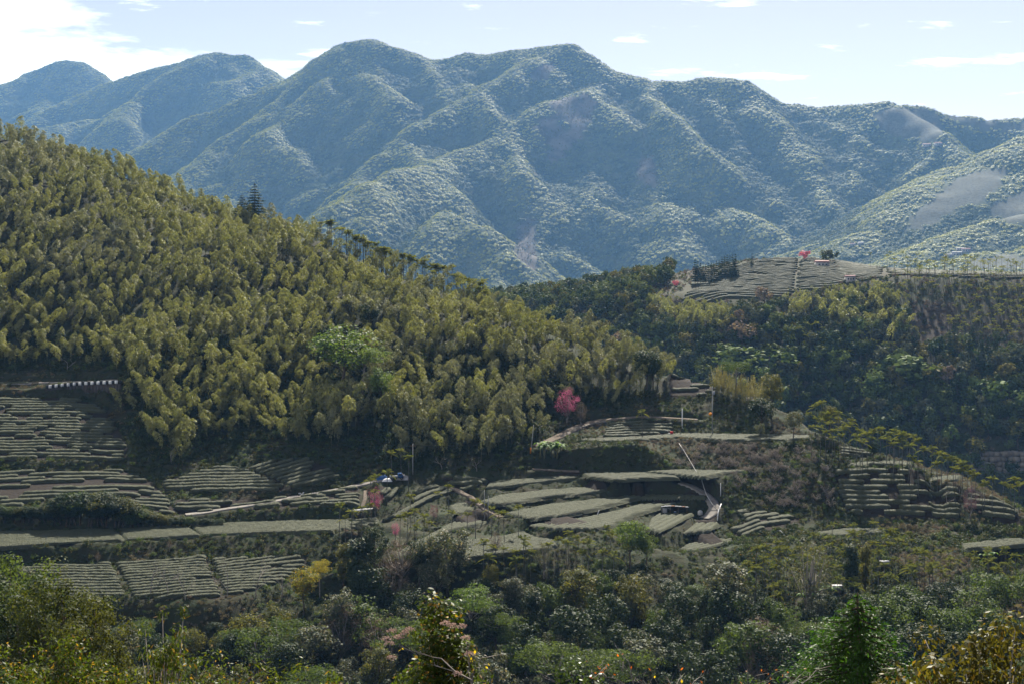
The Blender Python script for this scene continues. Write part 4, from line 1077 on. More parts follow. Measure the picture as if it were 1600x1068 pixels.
lim = np.interp(px, [1000, 1050, 1140, 1200, 1290, 1330, 1400], [436, 458, 466, 458, 441, 437, 424]); hm = (-(lim - HOR) / F * y - z) / 13.0
sc = np.where((px > 1010) & (px < 1400) & (y < 925), np.clip(np.minimum(sc, hm / 1.25), .18, 2), sc)
P3 = np.stack([x, y, z], 1)
# the trees of this hillside that show best are things of their own
u = rng.uniform(size=len(x)); ind = (kind == 0) & (u < .13) & (y < 890) & (px < 1610) & (px > 880)
for i in np.nonzero(ind)[0][:170]:
    r = rnd.random(); m_ = 'light' if r < .3 else 'grey' if r < .55 else 'olive' if r < .7 else 'dark' if r < .93 else 'dry'
    nmx = {'light': 'light green', 'grey': 'grey-green', 'olive': 'olive green', 'dark': 'dark green', 'dry': 'bare brown'}[m_]
    plant('hillside_tree', rnd.choice(PROTO['fartree:x_' + m_]), 'tree', nmx + ' tree', *P3[i], scale=sc[i] * 1.25, group='trees on the hill across the valley')
r = ~ind
pr = PROTO['fartree:x_far'] * 3 + PROTO['fartree:x_dark'] * 3 + PROTO['fartree:x_grey'] + PROTO['fartree:x_olive']
q = r & (kind == 0); stuff('valley_woodland', 'dark mixed woodland on the shaded hill across the valley', pr, P3[q], sc[q])
q = r & (kind == 1); stuff('hill_bamboo', 'yellowish bamboo belts below the hilltop tea farm', PROTO['bamboo_lo:bamboo'], P3[q], sc[q] * 1.25)
q = r & (kind == 2); stuff('hill_conifers', 'dark conifers low on the hill across the valley', PROTO['farconifer:conifer'], P3[q], sc[q])
# palms of the opposite hill: plantation far beyond counting
x, y = jgrid(150, 640, 640, 1060, 5.2); z = msample(x, y); px, py = proj(x, y, z)
k = ((inpoly(px, py, PALMZ) & ~inpoly(px, py, SCAR) & ((y < 905) | (rng.uniform(size=len(px)) < .1))) | (inpoly(px, py, PALMZ2) & (rng.uniform(size=len(px)) < .8)) | ((px > 1300) & (py < 432) & (y > 885) & (y < 1010) & (rng.uniform(size=len(px)) < .02))) & ~(inpoly(px, py, PLATEAU) & (rng.uniform(size=len(px)) < .8))
stuff('hill_palms', 'areca palm plantation on the slope across the valley', PROTO['farpalm:palm'], np.stack([x, y, z], 1)[k], rng.uniform(.75, 1.2, k.sum()))
# undergrowth below them
x, y = jgrid(-200, 680, 640, 1045, 4.5); z = msample(x, y); px, py = proj(x, y, z); k = (px < 1680) & ~inpoly(px, py, TOPFIELD) & ~inpoly(px, py, PLATEAU) & (rng.uniform(size=len(px)) < .75)
stuff('hill_undergrowth', 'low scrub between the trunks on the hill across the valley', PROTO['shrub:shrub'] + PROTO['shrub:dry'], np.stack([x, y, z], 1)[k], rng.uniform(1.0, 2.2, k.sum()))

# ================================================================== BAMBOO HILL
BAMBOO = [(-200, 586), (0, 581), (190, 577), (196, 640), (206, 690), (232, 716), (285, 728), (312, 704), (360, 690), (430, 688), (500, 690), (560, 705), (600, 728), (640, 732), (700, 722), (760, 712), (826, 700), (850, 676), (866, 648), (905, 640), (960, 634), (1042, 616), (1046, 560), (900, 505), (800, 470), (700, 430), (600, 390), (500, 345), (400, 310), (200, 250), (0, 190), (-200, 130)]
x, y = jgrid(-330, 90, 340, 665, 6.3)
z = sample(x, y); px, py = proj(x, y, z)
rY, rZ = RIDGE.at(px)
front = inpoly(px, py, BAMBOO) & (y < rY + 4)
behind = (px > -120) & (px < 1030) & (y >= rY + 4) & (y < rY + 24)
k = (front | behind) & (px > -130)
clear = ((px - 330) / 46) ** 2 + ((py - 312) / 14) ** 2 < 1
gul = fbm(x, y, 40, 81, 3)
k &= ~clear & ~((px > 850) & (px < 905) & (py > 632)) & (gul > -.62) & ~((px > 560) & (px < 640) & (py > 722))
# palms and a bare strip along the right part of the crest
k &= ~((px > 505) & (px < 770) & (y > rY - 10) & (rng.uniform(size=len(px)) < .6))
x, y, z, px, py = (q[k] for q in (x, y, z, px, py))
sc = rng.uniform(.52, 1.25, len(x))
order = np.argsort(np.hypot(x, y))
nind = 0; indmask = np.zeros(len(x), bool)
for i in order:
    if nind >= 300: break
    if px[i] < -20 or px[i] > 1060: continue
    cool = (px[i] > 520 and py[i] > 560) and rnd.random() < .7
    plant('bamboo_clump', rnd.choice(PROTO['bamboo:bamboo2' if cool else 'bamboo:bamboo']), 'bamboo', ('grey-green' if cool else 'yellow-green') + ' bamboo clump', x[i], y[i], z[i], scale=sc[i] * 1.05, group='bamboo clumps at the foot of the slope', parts=('culms', 'foliage'))
    indmask[i] = True; nind += 1
r = ~indmask; P3 = np.stack([x, y, z], 1)
warm = fbm(x, y, 50, 91, 3) + (px - 500) / -1500 + rng.normal(0, .2, len(x)) > -.15
for nm, lb, q, pr in (('bamboo_slope', 'yellow-green bamboo covering the left hill', r & warm, PROTO['bamboo:bamboo']), ('bamboo_slope', 'greyer bamboo on the right part of the hill', r & ~warm, PROTO['bamboo:bamboo2'])):
    stuff(nm, lb, pr, P3[q], sc[q], tilt=.1)
print('bamboo', len(x))
# ================================================================== TEA HEDGES
m_, n_ = new_mat('tea_leaves'); L_ = n_.links.new
p_ = nd(n_, 'ShaderNodeBsdfPrincipled'); p_.inputs['Roughness'].default_value = .65; p_.inputs['Specular IOR Level'].default_value = 0.04
g_ = nd(n_, 'ShaderNodeNewGeometry')
vo = nd(n_, 'ShaderNodeTexVoronoi'); vo.inputs['Scale'].default_value = 5.5; L_(g_.outputs['Position'], vo.inputs['Vector'])
nb = nd(n_, 'ShaderNodeTexNoise'); nb.inputs['Scale'].default_value = .35; nb.inputs['Detail'].default_value = 5; L_(g_.outputs['Position'], nb.inputs['Vector'])
nf = nd(n_, 'ShaderNodeTexNoise'); nf.inputs['Scale'].default_value = 3.0; nf.inputs['Detail'].default_value = 6; L_(g_.outputs['Position'], nf.inputs['Vector'])
ca = mixn(n_, nb.outputs[0], (0.046, 0.056, 0.028), (0.072, 0.078, 0.043))
vsep = nd(n_, 'ShaderNodeSeparateColor'); L_(vo.outputs['Color'], vsep.inputs[0])
vr = nd(n_, 'ShaderNodeMapRange'); vr.inputs['To Min'].default_value = .0; vr.inputs['To Max'].default_value = .55; L_(vsep.outputs[0], vr.inputs['Value'])
cb = mixn(n_, vr.outputs[0], ca, (0.10, 0.10, 0.068))
L_(cb, p_.inputs['Base Color'])
bu = nd(n_, 'ShaderNodeBump'); bu.inputs['Strength'].default_value = 1.0; bu.inputs['Distance'].default_value = 0.22
ad = nd(n_, 'ShaderNodeMath', operation='ADD'); L_(vo.outputs['Distance'], ad.inputs[0]); L_(nf.outputs[0], ad.inputs[1]); L_(ad.outputs[0], bu.inputs['Height']); L_(bu.outputs[0], p_.inputs['Normal'])
o_ = nd(n_, 'ShaderNodeOutputMaterial'); L_(p_.outputs[0], o_.inputs[0]); M['tea'] = m_

def hedge_geom(g, P, w=1.35, h=.8, flat=.5):
    """clipped hedge: domed section swept along P, wavering in width and height"""
    P = np.asarray(P, float); n = len(P)
    if n < 2: return
    T = np.gradient(P[:, :2], axis=0); T /= np.linalg.norm(T, axis=1)[:, None] + 1e-9; S = np.stack([-T[:, 1], T[:, 0]], 1)
    u = np.array([-1, -1.04, -.86, -.42, 0, .42, .86, 1.04, 1.0]); v = np.array([-.25, .45, .86, 1.0, 1.04, 1.0, .86, .45, -.25])
    s = np.arange(n); en = np.minimum(1, np.minimum(s + .35, n - s - .65) / 1.4) ** .6
    wj = w / 2 * (1 + .16 * vnoise(P[:, 0], P[:, 1], 2.1, 5)) * (.45 + .55 * en); hj = h * (1 + .13 * vnoise(P[:, 0], P[:, 1], 2.6, 6)) * (.5 + .5 * en)
    V = np.zeros((n, 9, 3))
    V[:, :, 0] = P[:, None, 0] + S[:, None, 0] * u[None] * wj[:, None]; V[:, :, 1] = P[:, None, 1] + S[:, None, 1] * u[None] * wj[:, None]
    gz = sample(V[:, :, 0], V[:, :, 1]); gz = np.where(np.abs(gz - P[:, None, 2]) > .6, P[:, None, 2], gz)
    V[:, :, 2] = gz * .5 + P[:, None, 2] * .5 + v[None] * hj[:, None] + rng.normal(0, .055, (n, 9))
    V[:, :, :2] += rng.normal(0, .06, (n, 9, 2))
    i = np.arange(n - 1)[:, None] * 9; j = np.arange(8)[None]
    F_ = np.stack([i + j, i + j + 1, i + j + 10, i + j + 9], -1).reshape(-1, 4)
    g.add(V.reshape(-1, 3), F_); b = g.n - len(V) * 9
    g.F.setdefault(9, []).append(np.array([np.arange(9)[::-1] + b, np.arange(9) + b + (n - 1) * 9])); g.M.setdefault(9, []).append(np.zeros(2, int))
def rows(P, d0, d1, sp, wob=.0, gap=0.0, brk=0.0, step=1.0, k0=.5, seed=0, minlen=3.0, wl=26.):
    """hedge centre lines inside outline P, running from d0 to d1; returns list of (row number, polyline)"""
    r = random.Random(seed)
    P = np.asarray(P, float)[:, :2]; d = np.asarray(d1, float)[:2] - np.asarray(d0, float)[:2]; d /= np.linalg.norm(d); nrm = np.array([-d[1], d[0]])
    if nrm[1] < 0: nrm = -nrm
    s_, t_ = P @ d, P @ nrm; out = []; k = 0; t = t_.min() + sp * k0
    while t < t_.max():
        s = np.arange(s_.min() - 1, s_.max() + 1, step) + r.uniform(0, .5)
        tt = t + wob * (vnoise(s, t * .35 + s * 0, wl, seed) * 1.0 + .35 * vnoise(s, t * 1.4 + s * 0, wl * .4, seed + 3))
        x = d[0] * s + nrm[0] * tt; y = d[1] * s + nrm[1] * tt
        ins = inpoly(x, y, P)
        cut = np.zeros(len(s), bool)
        if brk:
            q = s[0] + r.uniform(3, brk * 1.5)
            while q < s[-1]:
                cut |= abs(s - q) < (.9 if r.random() < .75 else 2.4); q += r.uniform(brk * .35, brk * 1.7)
        ins &= ~cut
        i = 0
        while i < len(s):
            if ins[i]:
                j = i
                while j + 1 < len(s) and ins[j + 1]: j += 1
                if s[j] - s[i] >= minlen and (gap == 0 or r.random() > gap):
                    out.append((k, np.stack([x[i:j + 1], y[i:j + 1], sample(x[i:j + 1], y[i:j + 1])], 1)))
                i = j + 1
            else: i += 1
        k += 1; t += sp * r.uniform(.94, 1.06)
    return out
def plot_block(g, k, d0, d1, sp, z, H=.85):
    """rows grown together: a clipped table of leaves with a seam between each two rows"""
    P = np.asarray(plot_xyz[k])[:, :2]; d = (np.asarray(d1) - np.asarray(d0))[:2]; d = d / np.linalg.norm(d); nr = np.array([-d[1], d[0]])
    s_, t_ = P @ d, P @ nr; S_ = np.arange(s_.min(), s_.max() + .6, .55); T_ = np.arange(t_.min(), t_.max() + sp / 6, sp / 6)
    A, B = np.meshgrid(S_, T_); Bw = B + .12 * vnoise(A, B, 7, 3); x = A * d[0] + Bw * nr[0]; y = A * d[1] + Bw * nr[1]
    dist = np.full(x.shape, 1e9)
    for a, b in zip(P, np.roll(P, -1, 0)):
        e = b - a; l2 = (e ** 2).sum() + 1e-9; q = np.clip(((x - a[0]) * e[0] + (y - a[1]) * e[1]) / l2, 0, 1); dist = np.minimum(dist, np.hypot(x - a[0] - q * e[0], y - a[1] - q * e[1]))
    ins = inpoly(x, y, P); dist = np.where(ins, dist, -dist)
    jj = (np.arange(len(T_)) % 6)[:, None] * np.ones_like(A); prof = np.array([.0, .62, .92, 1.0, .92, .62])[jj.astype(int)]
    h = H * (.6 + .4 * prof) + .05 * vnoise(x, y, 1.3, 8) + .035 * rng.normal(size=x.shape) + .1 * vnoise(x, y, 9, 4)
    zz = z + (h + .3) * np.clip((dist + .45) / .75, 0, 1) ** .6 - .3
    keep = dist > -.8; idx = np.arange(x.size).reshape(x.shape); cell = keep[:-1, :-1] & keep[1:, :-1] & keep[:-1, 1:] & keep[1:, 1:]
    Fc = np.stack([idx[:-1, :-1], idx[:-1, 1:], idx[1:, 1:], idx[1:, :-1]], -1)[cell]
    used, inv = np.unique(Fc, return_inverse=True); V = np.stack([x, y, zz], -1).reshape(-1, 3)[used]; g.add(V, inv.reshape(Fc.shape))
def near_pt(a, b): return ground_hit(a, b)
# level plots: hedges stand shoulder to shoulder, so each plot is one clipped block of rows
PLOTINFO = {
 'long_a': ((30, 855), (190, 845.5), 1.5, 'long level tea plot at far left, above the lower tea rows'), 'long_b': ((198, 845), (313, 838), 1.5, 'level tea plot in the middle of the long left terrace'),
 'long_c': ((317, 838), (520, 832), 1.5, 'longest level tea plot, between pale farm road and dark bank'), 'a': (((714, 876)), (871, 857), 1.45, 'pale level tea plot half hidden behind palms at bottom centre'),
 'b': ((864, 828), (1034, 791), 1.75, 'tapering tea plot with slanting seams left of the tin-roofed hut'), 'b2': ((1012, 828), (1060, 803), 1.9, 'ribbed tea plot directly below the tin-roofed hut'),
 'c': ((826, 812), (980, 782), 1.5, 'longest curved tea terrace ending at the concrete yard'), 'd': ((776, 790), (952, 767), 1.5, 'tea terrace second from the top of the middle steps'),
 'e': ((760, 763), (908, 748), 1.5, 'narrow tea terrace at the top of the middle steps'), 'u': ((702, 800), (752, 794), 1.5, 'small level tea plot left of the middle dirt path'),
 'v': ((690, 834), (788, 813), 1.5, 'level tea plot at the lower end of the middle dirt path'), 'e2': ((920, 746), (1056, 747), 1.6, 'thin tea strip under the scrub bank, left of the hose'),
 'e3': ((1066, 744), (1160, 738), 1.6, 'thin tea strip crossed by the white hose'), 'f': ((934, 692), (1266, 684), 1.5, 'long thin tea terrace above the dry scrub slope'),
 'k': ((1080, 863), (1142, 848), 1.7, 'lowest tea plot below the concrete yard'), 'j': ((1072, 834), (1100, 816), 1.9, 'small ribbed tea plot in front of the concrete yard'),
 's1': ((1280, 838), (1384, 831), 1.6, 'narrow tea strip behind the palm thicket'), 's2': ((1510, 859), (1680, 840), 1.6, 'tea strip at the right edge below the red bank'), 's3': ((1532, 884), (1578, 876), 1.6, 'small tea plot at lower right among shrubs'),
 'r_top': ((1330, 731), (1424, 727), 1.6, 'thin tea strip along the top of the steep rows'), 'r_side': ((1452, 753), (1502, 746), 1.6, 'small level tea strip right of the round bush'),
}
for i, (k, (d0, d1, sp, lab)) in enumerate(PLOTINFO.items()):
    z = PLOTS[k][0]; g = G(); plot_block(g, k, ptz(*d0, z), ptz(*d1, z), sp, z)
    o = link('tea_plot', g.mesh('tea_plot', [M['tea']], smooth=True), label=lab, category='tea plot', group='level tea plots on the terraces')
# sloping fields: every hedge row is a thing of its own
FI = {  # row direction (two ground points), spacing, waver, break length, gap share, width, name, reference edge
 'upper_left': ((0, 700), (180, 702), 1.8, 1.5, 18, .03, 1.42, 'upper left tea slope'),
 'mid_left': ((0, 770), (200, 764), 2.6, 1.3, 20, .16, 1.75, 'messy left tea slope'),
 'fan_left': ((255, 768), (454, 768), 1.75, .4, 60, 0, 1.5, 'left fan tea field'),
 'fan_right': ((458, 766), (533, 746), 1.9, .3, 60, 0, 1.6, 'right fan tea field'),
 'strip_mid': ((275, 790), (450, 779), 2.2, 1.0, 12, .12, 1.6, 'strip above the farm road'),
 'strip_path': ((400, 796), (562, 786), 2.0, .5, 25, .03, 1.6, 'strip below the farm road'),
 'low_left': ((0, 910), (190, 907), 1.8, .2, 80, 0, 1.35, 'lowest left tea field'),
 'low_mid': ((190, 905), (335, 898), 1.8, .3, 80, 0, 1.35, 'lowest middle tea field'),
 'low_right': ((345, 900), (470, 893), 1.8, .7, 60, 0, 1.35, 'lowest right tea field'),
 't': ((700, 752), (765, 757), 1.9, .3, 0, 0, 1.6, 'small field above the middle path'),
 'h': ((606, 814), (706, 771), 1.9, .6, 0, 0, 1.65, 'slanting field left of the middle path'),
 'h2': ((594, 788), (616, 768), 1.8, .6, 0, 0, 1.5, 'little field behind the pink cherry'),
 'i': ((1160, 836), (1250, 818), 2.3, .6, 30, 0, 1.9, 'curved plot right of the yard'),
 'r': ((1322, 785), (1500, 787), 1.85, 1.3, 15, .03, 1.5, 'steep rows below the round bush'),
 'r2': ((1515, 800), (1590, 810), 1.9, 1.0, 13, .05, 1.5, 'steep rows at the right edge'),
 'cap': ((1050, 606), (1110, 606), 2.2, 1.0, 11, .05, 1.7, 'small patch on the crest'),
 'shade': ((950, 672), (1050, 670), 2.2, .4, 40, 0, 1.6, 'shaded plot under the hill road'),
 'small': ((1315, 705), (1366, 710), 2.0, .6, 12, 0, 1.6, 'short rows among the ridge palms'),
 'corner': ((-60, 601), (60, 600.5), 2.0, .3, 0, 0, 1.5, 'shaded rows beside the kerb road'),
}
allrows = []
for i, (k, (a, b, sp, wob, brk, gap, wd, nm)) in enumerate(FI.items()):
    R_ = rows(field_xyz[k], near_pt(*a), near_pt(*b), sp, wob=wob, gap=gap, brk=brk, seed=50 + i, step=.65)
    byrow = {}
    for kk, L in R_: byrow.setdefault(kk, []).append(L)
    nr = sorted(byrow)
    for ri, kk in enumerate(nr):
        Ls = sorted(byrow[kk], key=lambda L: L[:, 0].mean())
        for pi, L in enumerate(Ls):
            if brk and random.Random(ri * 31 + pi + i).random() < .12 and len(Ls) > 1: pass
            n = len(Ls); pos = '' if n == 1 else (('left part' if pi == 0 else 'right part') if n == 2 else ('leftmost piece' if pi == 0 else 'rightmost piece' if pi == n - 1 else ordw(pi + 1) + ' piece from left'))
            lab = f'tea hedge, row {ordw(ri + 1)} up, {nm}' + (', ' + pos if pos else '')
            ext = proj(*L[0])[0] - proj(*L[-1])[0]; cx_ = proj(*L[len(L) // 2])[0]
            seen = abs(ext) if -30 < cx_ < 1630 else 0
            allrows.append((seen, L, wd, lab, nm))
allrows.sort(key=lambda q: -q[0])
for seen, L, wd, lab, nm in allrows[:300]:
    g = G(); c = L.mean(0); hedge_geom(g, L, w=wd, h=.72)
    for v in g.V: v -= c
    o = link('tea_hedge', g.mesh('tea_hedge', [M['tea']], smooth=True), label=lab, category='tea hedge', group='hedge rows of the ' + nm); o.location = c
g = G()
for seen, L, wd, lab, nm in allrows[300:]: hedge_geom(g, L, w=wd, h=.72)
if g.n: link('short_tea_hedges', g.mesh('short_tea_hedges', [M['tea']], smooth=True), kind='stuff', label='short stubs of tea hedge scattered through the sloping fields')
print('tea rows', len(allrows))
# hilltop tea farm across the valley (rows past counting, 900 m off)
def mhit(px, py, y0=640., y1=1100.):
    ys = np.arange(y0, y1, 1.0); xs = (px - 800) / F * ys; zs = msample(xs, ys); r_ = HOR - F * zs / ys; k = np.nonzero(r_ <= py)[0]; i = k[0] if len(k) else len(ys) - 1
    return np.array([xs[i], ys[i], zs[i]])
g = G(); s_keep = sample
def sample(x, y): return msample(x, y)
tf = [( (q[0] - 800) / F * yy, yy) for q, yy in zip(TOPFIELD, (872, 890, 930, 975, 1000, 1024, 1010, 915, 902, 885, 880, 872, 868))]
for ang, poly, sd in ((0, [(1046, 866), (1140, 868), (1240, 880), (1250, 1024), (1195, 1012), (1150, 990), (1112, 940), (1076, 900)], 1), (1, [(1240, 880), (1290, 896), (1330, 908), (1322, 960), (1300, 1015), (1262, 1024), (1250, 1024)], 2)):
    P = [((a - 800) / F * b, b) for a, b in poly]
    d1 = (P[0][0] + 100, P[0][1] + (12 if ang == 0 else 24))
    for kk, L in rows(P, P[0], d1, 4.4, wob=3.0, brk=60, step=3.0, seed=200 + sd, wl=60, minlen=8): hedge_geom(g, L, w=2.2, h=1.3)
for poly in ([(1300, 940), (1345, 900), (1380, 905), (1380, 1020), (1300, 1025)], [(1385, 905), (1660, 885), (1660, 990), (1385, 1015)]):
    P = [((a - 800) / F * b, b) for a, b in poly]
    for kk, L in rows(P, P[0], (P[0][0] + 100, P[0][1] + 6), 3.6, wob=1, brk=80, step=4.0, seed=220, wl=60, minlen=8): hedge_geom(g, L, w=2.2, h=1.1)
link('hilltop_tea_rows', g.mesh('hilltop_tea_rows', [M['tea']], smooth=True), kind='stuff', label='tea rows of the hilltop farm across the valley')
sample = s_keep

# ================================================================== PATHS
M['dirt'] = plain_mat('pale_dirt', (0.16, 0.135, 0.105), (0.10, 0.08, 0.062), rough=.95, scale=1.2, bump=.3)
M['concrete'] = plain_mat('weathered_concrete', (0.22, 0.205, 0.18), (0.14, 0.13, 0.115), rough=.9, scale=.8, bump=.15)
def ribbon(name, C, hw, mat, label=None, raise_=.32):
    C = np.asarray(C); T = np.gradient(C[:, :2], axis=0); T /= np.linalg.norm(T, axis=1)[:, None]; S = np.stack([-T[:, 1], T[:, 0]], 1)
    u = np.array([-1, -.96, -.5, 0, .5, .96, 1]); v = np.array([-.6, .0, .03, .0, .03, .0, -.6])
    wj = hw * (1 + .14 * vnoise(C[:, 0], C[:, 1], 5, 77))
    V = np.zeros((len(C), 7, 3)); V[:, :, 0] = C[:, None, 0] + S[:, None, 0] * u * wj[:, None]; V[:, :, 1] = C[:, None, 1] + S[:, None, 1] * u * wj[:, None]; V[:, :, 2] = C[:, None, 2] + v + raise_ + rng.normal(0, .015, (len(C), 7))
    g = G(); i = np.arange(len(C) - 1)[:, None] * 7; j = np.arange(6)[None]; g.add(V.reshape(-1, 3), np.stack([i + j, i + j + 1, i + j + 8, i + j + 7], -1).reshape(-1, 4))
    return link(name, g.mesh(name, [M[mat]], smooth=True), kind='structure')
for k, nm, mt in (('farm_path', 'farm_road', 'concrete'), ('cherry_path', 'dirt_path', 'dirt'), ('middle_path', 'dirt_path', 'dirt'), ('hut_road', 'concrete_road', 'concrete'), ('hill_road', 'hill_road', 'dirt'), ('terrace_path', 'grassy_path', 'dirt'), ('guard_road', 'road', 'concrete')):
    C, hw = path_xyz[k]; ribbon(nm, C, hw, mt)
M['grass'] = M['shrub']
# ================================================================== TREES OF THE STREAM VALLEY AND TERRACES
def by_top(px, py, h, y0=262., y1=470.):
    """ground point whose plant of height h reaches the sight line through (px, py)"""
    ys = np.arange(y0, y1, 0.5); xs = (px - 800) / F * ys; zs = sample(xs, ys); r_ = HOR - F * (zs + h) / ys
    k = np.nonzero(r_ <= py)[0]; i = k[0] if len(k) else int(r_.argmin())
    return float(xs[i]), float(ys[i]), float(zs[i])
LIMX = [-200, 0, 60, 100, 180, 200, 340, 400, 440, 480, 520, 560, 600, 640, 700, 740, 800, 880, 920, 985, 1010, 1060, 1100, 1140, 1200, 1260, 1400, 1500, 1560, 1620, 1800]
LIMY = [850, 850, 865, 890, 925, 950, 948, 932, 912, 885, 855, 845, 850, 850, 848, 895, 900, 890, 870, 860, 868, 885, 895, 880, 912, 905, 905, 895, 885, 875, 870]
# trees that can be told apart one by one: (px of the crown, py of the top, height, proto, species label, label)
HERO = [
 (535, 505, 22, 'broad:herolight', 'big light green spreading tree standing out of the bamboo slope', 1.6), (595, 572, 14, 'broad:herolight', 'smaller light green tree below the big one in the bamboo', 1.15),
 (568, 540, 16, 'umbrella:herolight', 'light green tree right of the big spreading tree in bamboo', 1.15),
 (1135, 872, 17, 'tall:grey', 'tall grey-green tree rising from the forest at bottom right centre', 1.35), (735, 912, 15, 'umbrella:herolight', 'bright green domed tree at bottom centre', 1.25),
 (985, 812, 12, 'broad:herolight', 'bright green tree in front of the ribbed tea plot', 1.1), (1010, 830, 10, 'broad:light', 'lower light green tree beside the ribbed tea plot', .9),
 (560, 838, 15, 'column:dark', 'dark vine-covered tree at the right end of the lowest tea fields', 1.5), (585, 822, 13, 'tall:dark', 'dark leafy tree topping the vine-covered group', 1.0), (538, 850, 12, 'column:olive', 'lighter vine-draped tree left of the dark one', 1.2),
 (625, 838, 12, 'twiggy:dry', 'dry brown vine-tangled tree right of the dark vine-covered tree', 1.3), (610, 880, 11, 'twiggy:dry', 'brown bushy tree below the dry tangled tree', 1.2),
 (700, 828, 15, 'broad:grey', 'wide sparse grey-green tree in front of the lower plots', 1.25), (668, 845, 13, 'broad:grey', 'dark grey-green tree left of the wide sparse tree', 1.0), (655, 840, 12, 'broad:dark', 'dark tree between the brown and grey-green trees', .9),
 (475, 885, 11, 'broad:yellow', 'yellow-leaved tree beside the lowest right tea field', 1.0), (500, 872, 9, 'umbrella:yellow', 'smaller yellow-green tree behind the yellow-leaved tree', .9),
 (768, 882, 8, 'broad:olive', 'olive bush in front of the pale lower plot', .8), (1270, 838, 20, 'twiggy:grey', 'tall straggly thin tree among the lower right palms', 1.1), (1330, 838, 16, 'column:dark', 'dark vine-wrapped column tree among the lower right palms', 1.0),
 (1352, 845, 14, 'column:olive', 'second vine-wrapped column tree, right of the darker one', .8), (800, 900, 12, 'tall:grey', 'silvery grey tree right of the bright green domed tree', 1.1), (905, 884, 15, 'tall:olive', 'dark rounded tree with lit top at bottom centre', 1.3),
 (850, 845, 9, 'twiggy:grey', 'grey feathery bush left of the green tree by the plots', .8), (1205, 582, 13, 'tall:olive', 'tree with gold-lit crown at the end of the ridge bamboo', 1.2), (1190, 620, 12, 'broad:dark', 'dark tree below the gold-lit crown', 1.3),
 (1010, 545, 14, 'broad:dark', 'dark round tree at the tip of the bamboo slope', 1.2), (1240, 640, 9, 'broad:grey', 'grey-green tree at the top of the ridge palms', 1.0), (1295, 618, 10, 'broad:olive', 'olive tree among the ridge palms', 1.0),
 (1150, 552, 12, 'umbrella:light', 'light green tree rising behind the ridge bamboo', 1.0), (1020, 556, 12, 'broad:dark', 'dark tree right of the round tree at the bamboo tip', 1.0),
 (1365, 688, 7, 'broad:dark', 'dark tree at the right end of the short tea rows', .8), (500, 500, 12, 'broad:dark', 'dark tree left of the big spreading tree', 1.0), (575, 470, 12, 'broad:dark', 'dark tree in the hollow above the spreading tree', 1.1), (545, 465, 11, 'broad:grey', 'grey-green tree in the hollow above the spreading tree', 1.0),
 (886, 604, 12, 'twiggy:pink', 'tall deep pink cherry in full bloom beside the hill road', 1.05), (908, 626, 8, 'twiggy:dry', 'brown-leaved cherry right of the tall pink cherry', .9),
 (586, 760, 8, 'twiggy:pink', 'small pink cherry in bloom beside the field path', .9), (678, 786, 5.5, 'twiggy:dustypink', 'low dusty pink cherry behind the palms left of the middle path', .8), (618, 815, 4.5, 'twiggy:pink', 'lowest pink cherry below the slanting field', .9),
 (1516, 756, 9.5, 'twiggy:dustypink', 'dusty pink tree at the right end of the steep rows', .8), (775, 828, 6, 'twiggy:dry', 'rust-brown shrub tree above the pale lower plot', .9), (1449, 738, 2.8, 'broad:grey', 'round clipped bush at the top of the steep rows', 1.0),
 (598, 868, 8, 'twiggy:dry', 'dusty brown tree under the vine-covered group', 1.0), (1188, 660, 6, 'broad:grey', 'pale grey bush below the gold-lit tree', .9), (1350, 925, 9, 'umbrella:light', 'flat light green tree behind the foreground conifer', .9),
 (265, 842, 3.2, 'twiggy:dry', 'dry brown bush on the bank below the long terrace', .7), (153, 862, 3.0, 'twiggy:dry', 'small round dry bush casting a shadow on the lowest field', .8),
]
groups_tree = {}
for px, py, h, pk, lab, wd in HERO:
    p = rnd.choice(PROTO[pk]); x, y, z = by_top(px, py, h, y1=600. if py < 620 else 470.)
    s = h / p[2]
    o = plant('cherry_tree' if 'cherry' in lab else 'bush' if 'bush' in lab else 'tree', p, 'cherry tree' if 'cherry' in lab else 'bush' if 'bush' in lab else 'tree', '', x, y, z, scale=s, sxy=wd, label=lab)
# conifer on the crest
x, y, z = by_top(398, 264, 17, y0=480, y1=640); plant('conifer_tree', PROTO['conifer:conifer'][0], 'conifer', '', x, y, z, scale=17 / 14., sxy=1.5, label='dark conifer standing alone above the bamboo crest')
x, y, z = by_top(378, 284, 11, y0=480, y1=640); plant('conifer_tree', PROTO['conifer:conifer'][1], 'conifer', '', x, y, z, scale=11 / 14., sxy=1.5, label='smaller dark conifer left of the tall one on the crest')
# feathery fine bamboo on the ridge beside the gold-lit tree
M['finebam'] = leaf_mat('fine_bamboo', (0.09, 0.10, 0.03), (0.19, 0.17, 0.06), rough=0.5, trans=0.45, spec=0.2)
def P_fine(seed, H=8.):
    global rng
    rng = np.random.default_rng(seed); st, fo = G(), G()
    for c in range(16):
        a = rng.uniform(0, 6.28); r0 = rng.uniform(0, 1.3); h = H * rng.uniform(.7, 1.1); t = np.linspace(0, 1, 6); k = rng.uniform(.3, 1.5)
        ax = np.stack([math.cos(a) * (r0 + k * t ** 2), math.sin(a) * (r0 + k * t ** 2), h * t - .5], 1); st.tube(ax, np.linspace(.035, .01, 6), n=4)
        n = 90; u = rng.uniform(.25, 1.03, n); C = np.stack([np.interp(u, t, ax[:, q]) for q in range(3)], 1) + rng.normal(0, .3, (n, 3)) * (1.15 - u)[:, None]
        fo.leaves(C, .4, .2, outward=np.array([0, 0, .5]), D=rng.normal(size=(n, 3)) * .5 + [0, 0, .8])
    return st.mesh('culms', [M['culm']]), fo
a, b = P_fine(500); reg('fine', a, b, ['finebam'], 'foliage'); a, b = P_fine(501); reg('fine', a, b, ['finebam'], 'foliage')
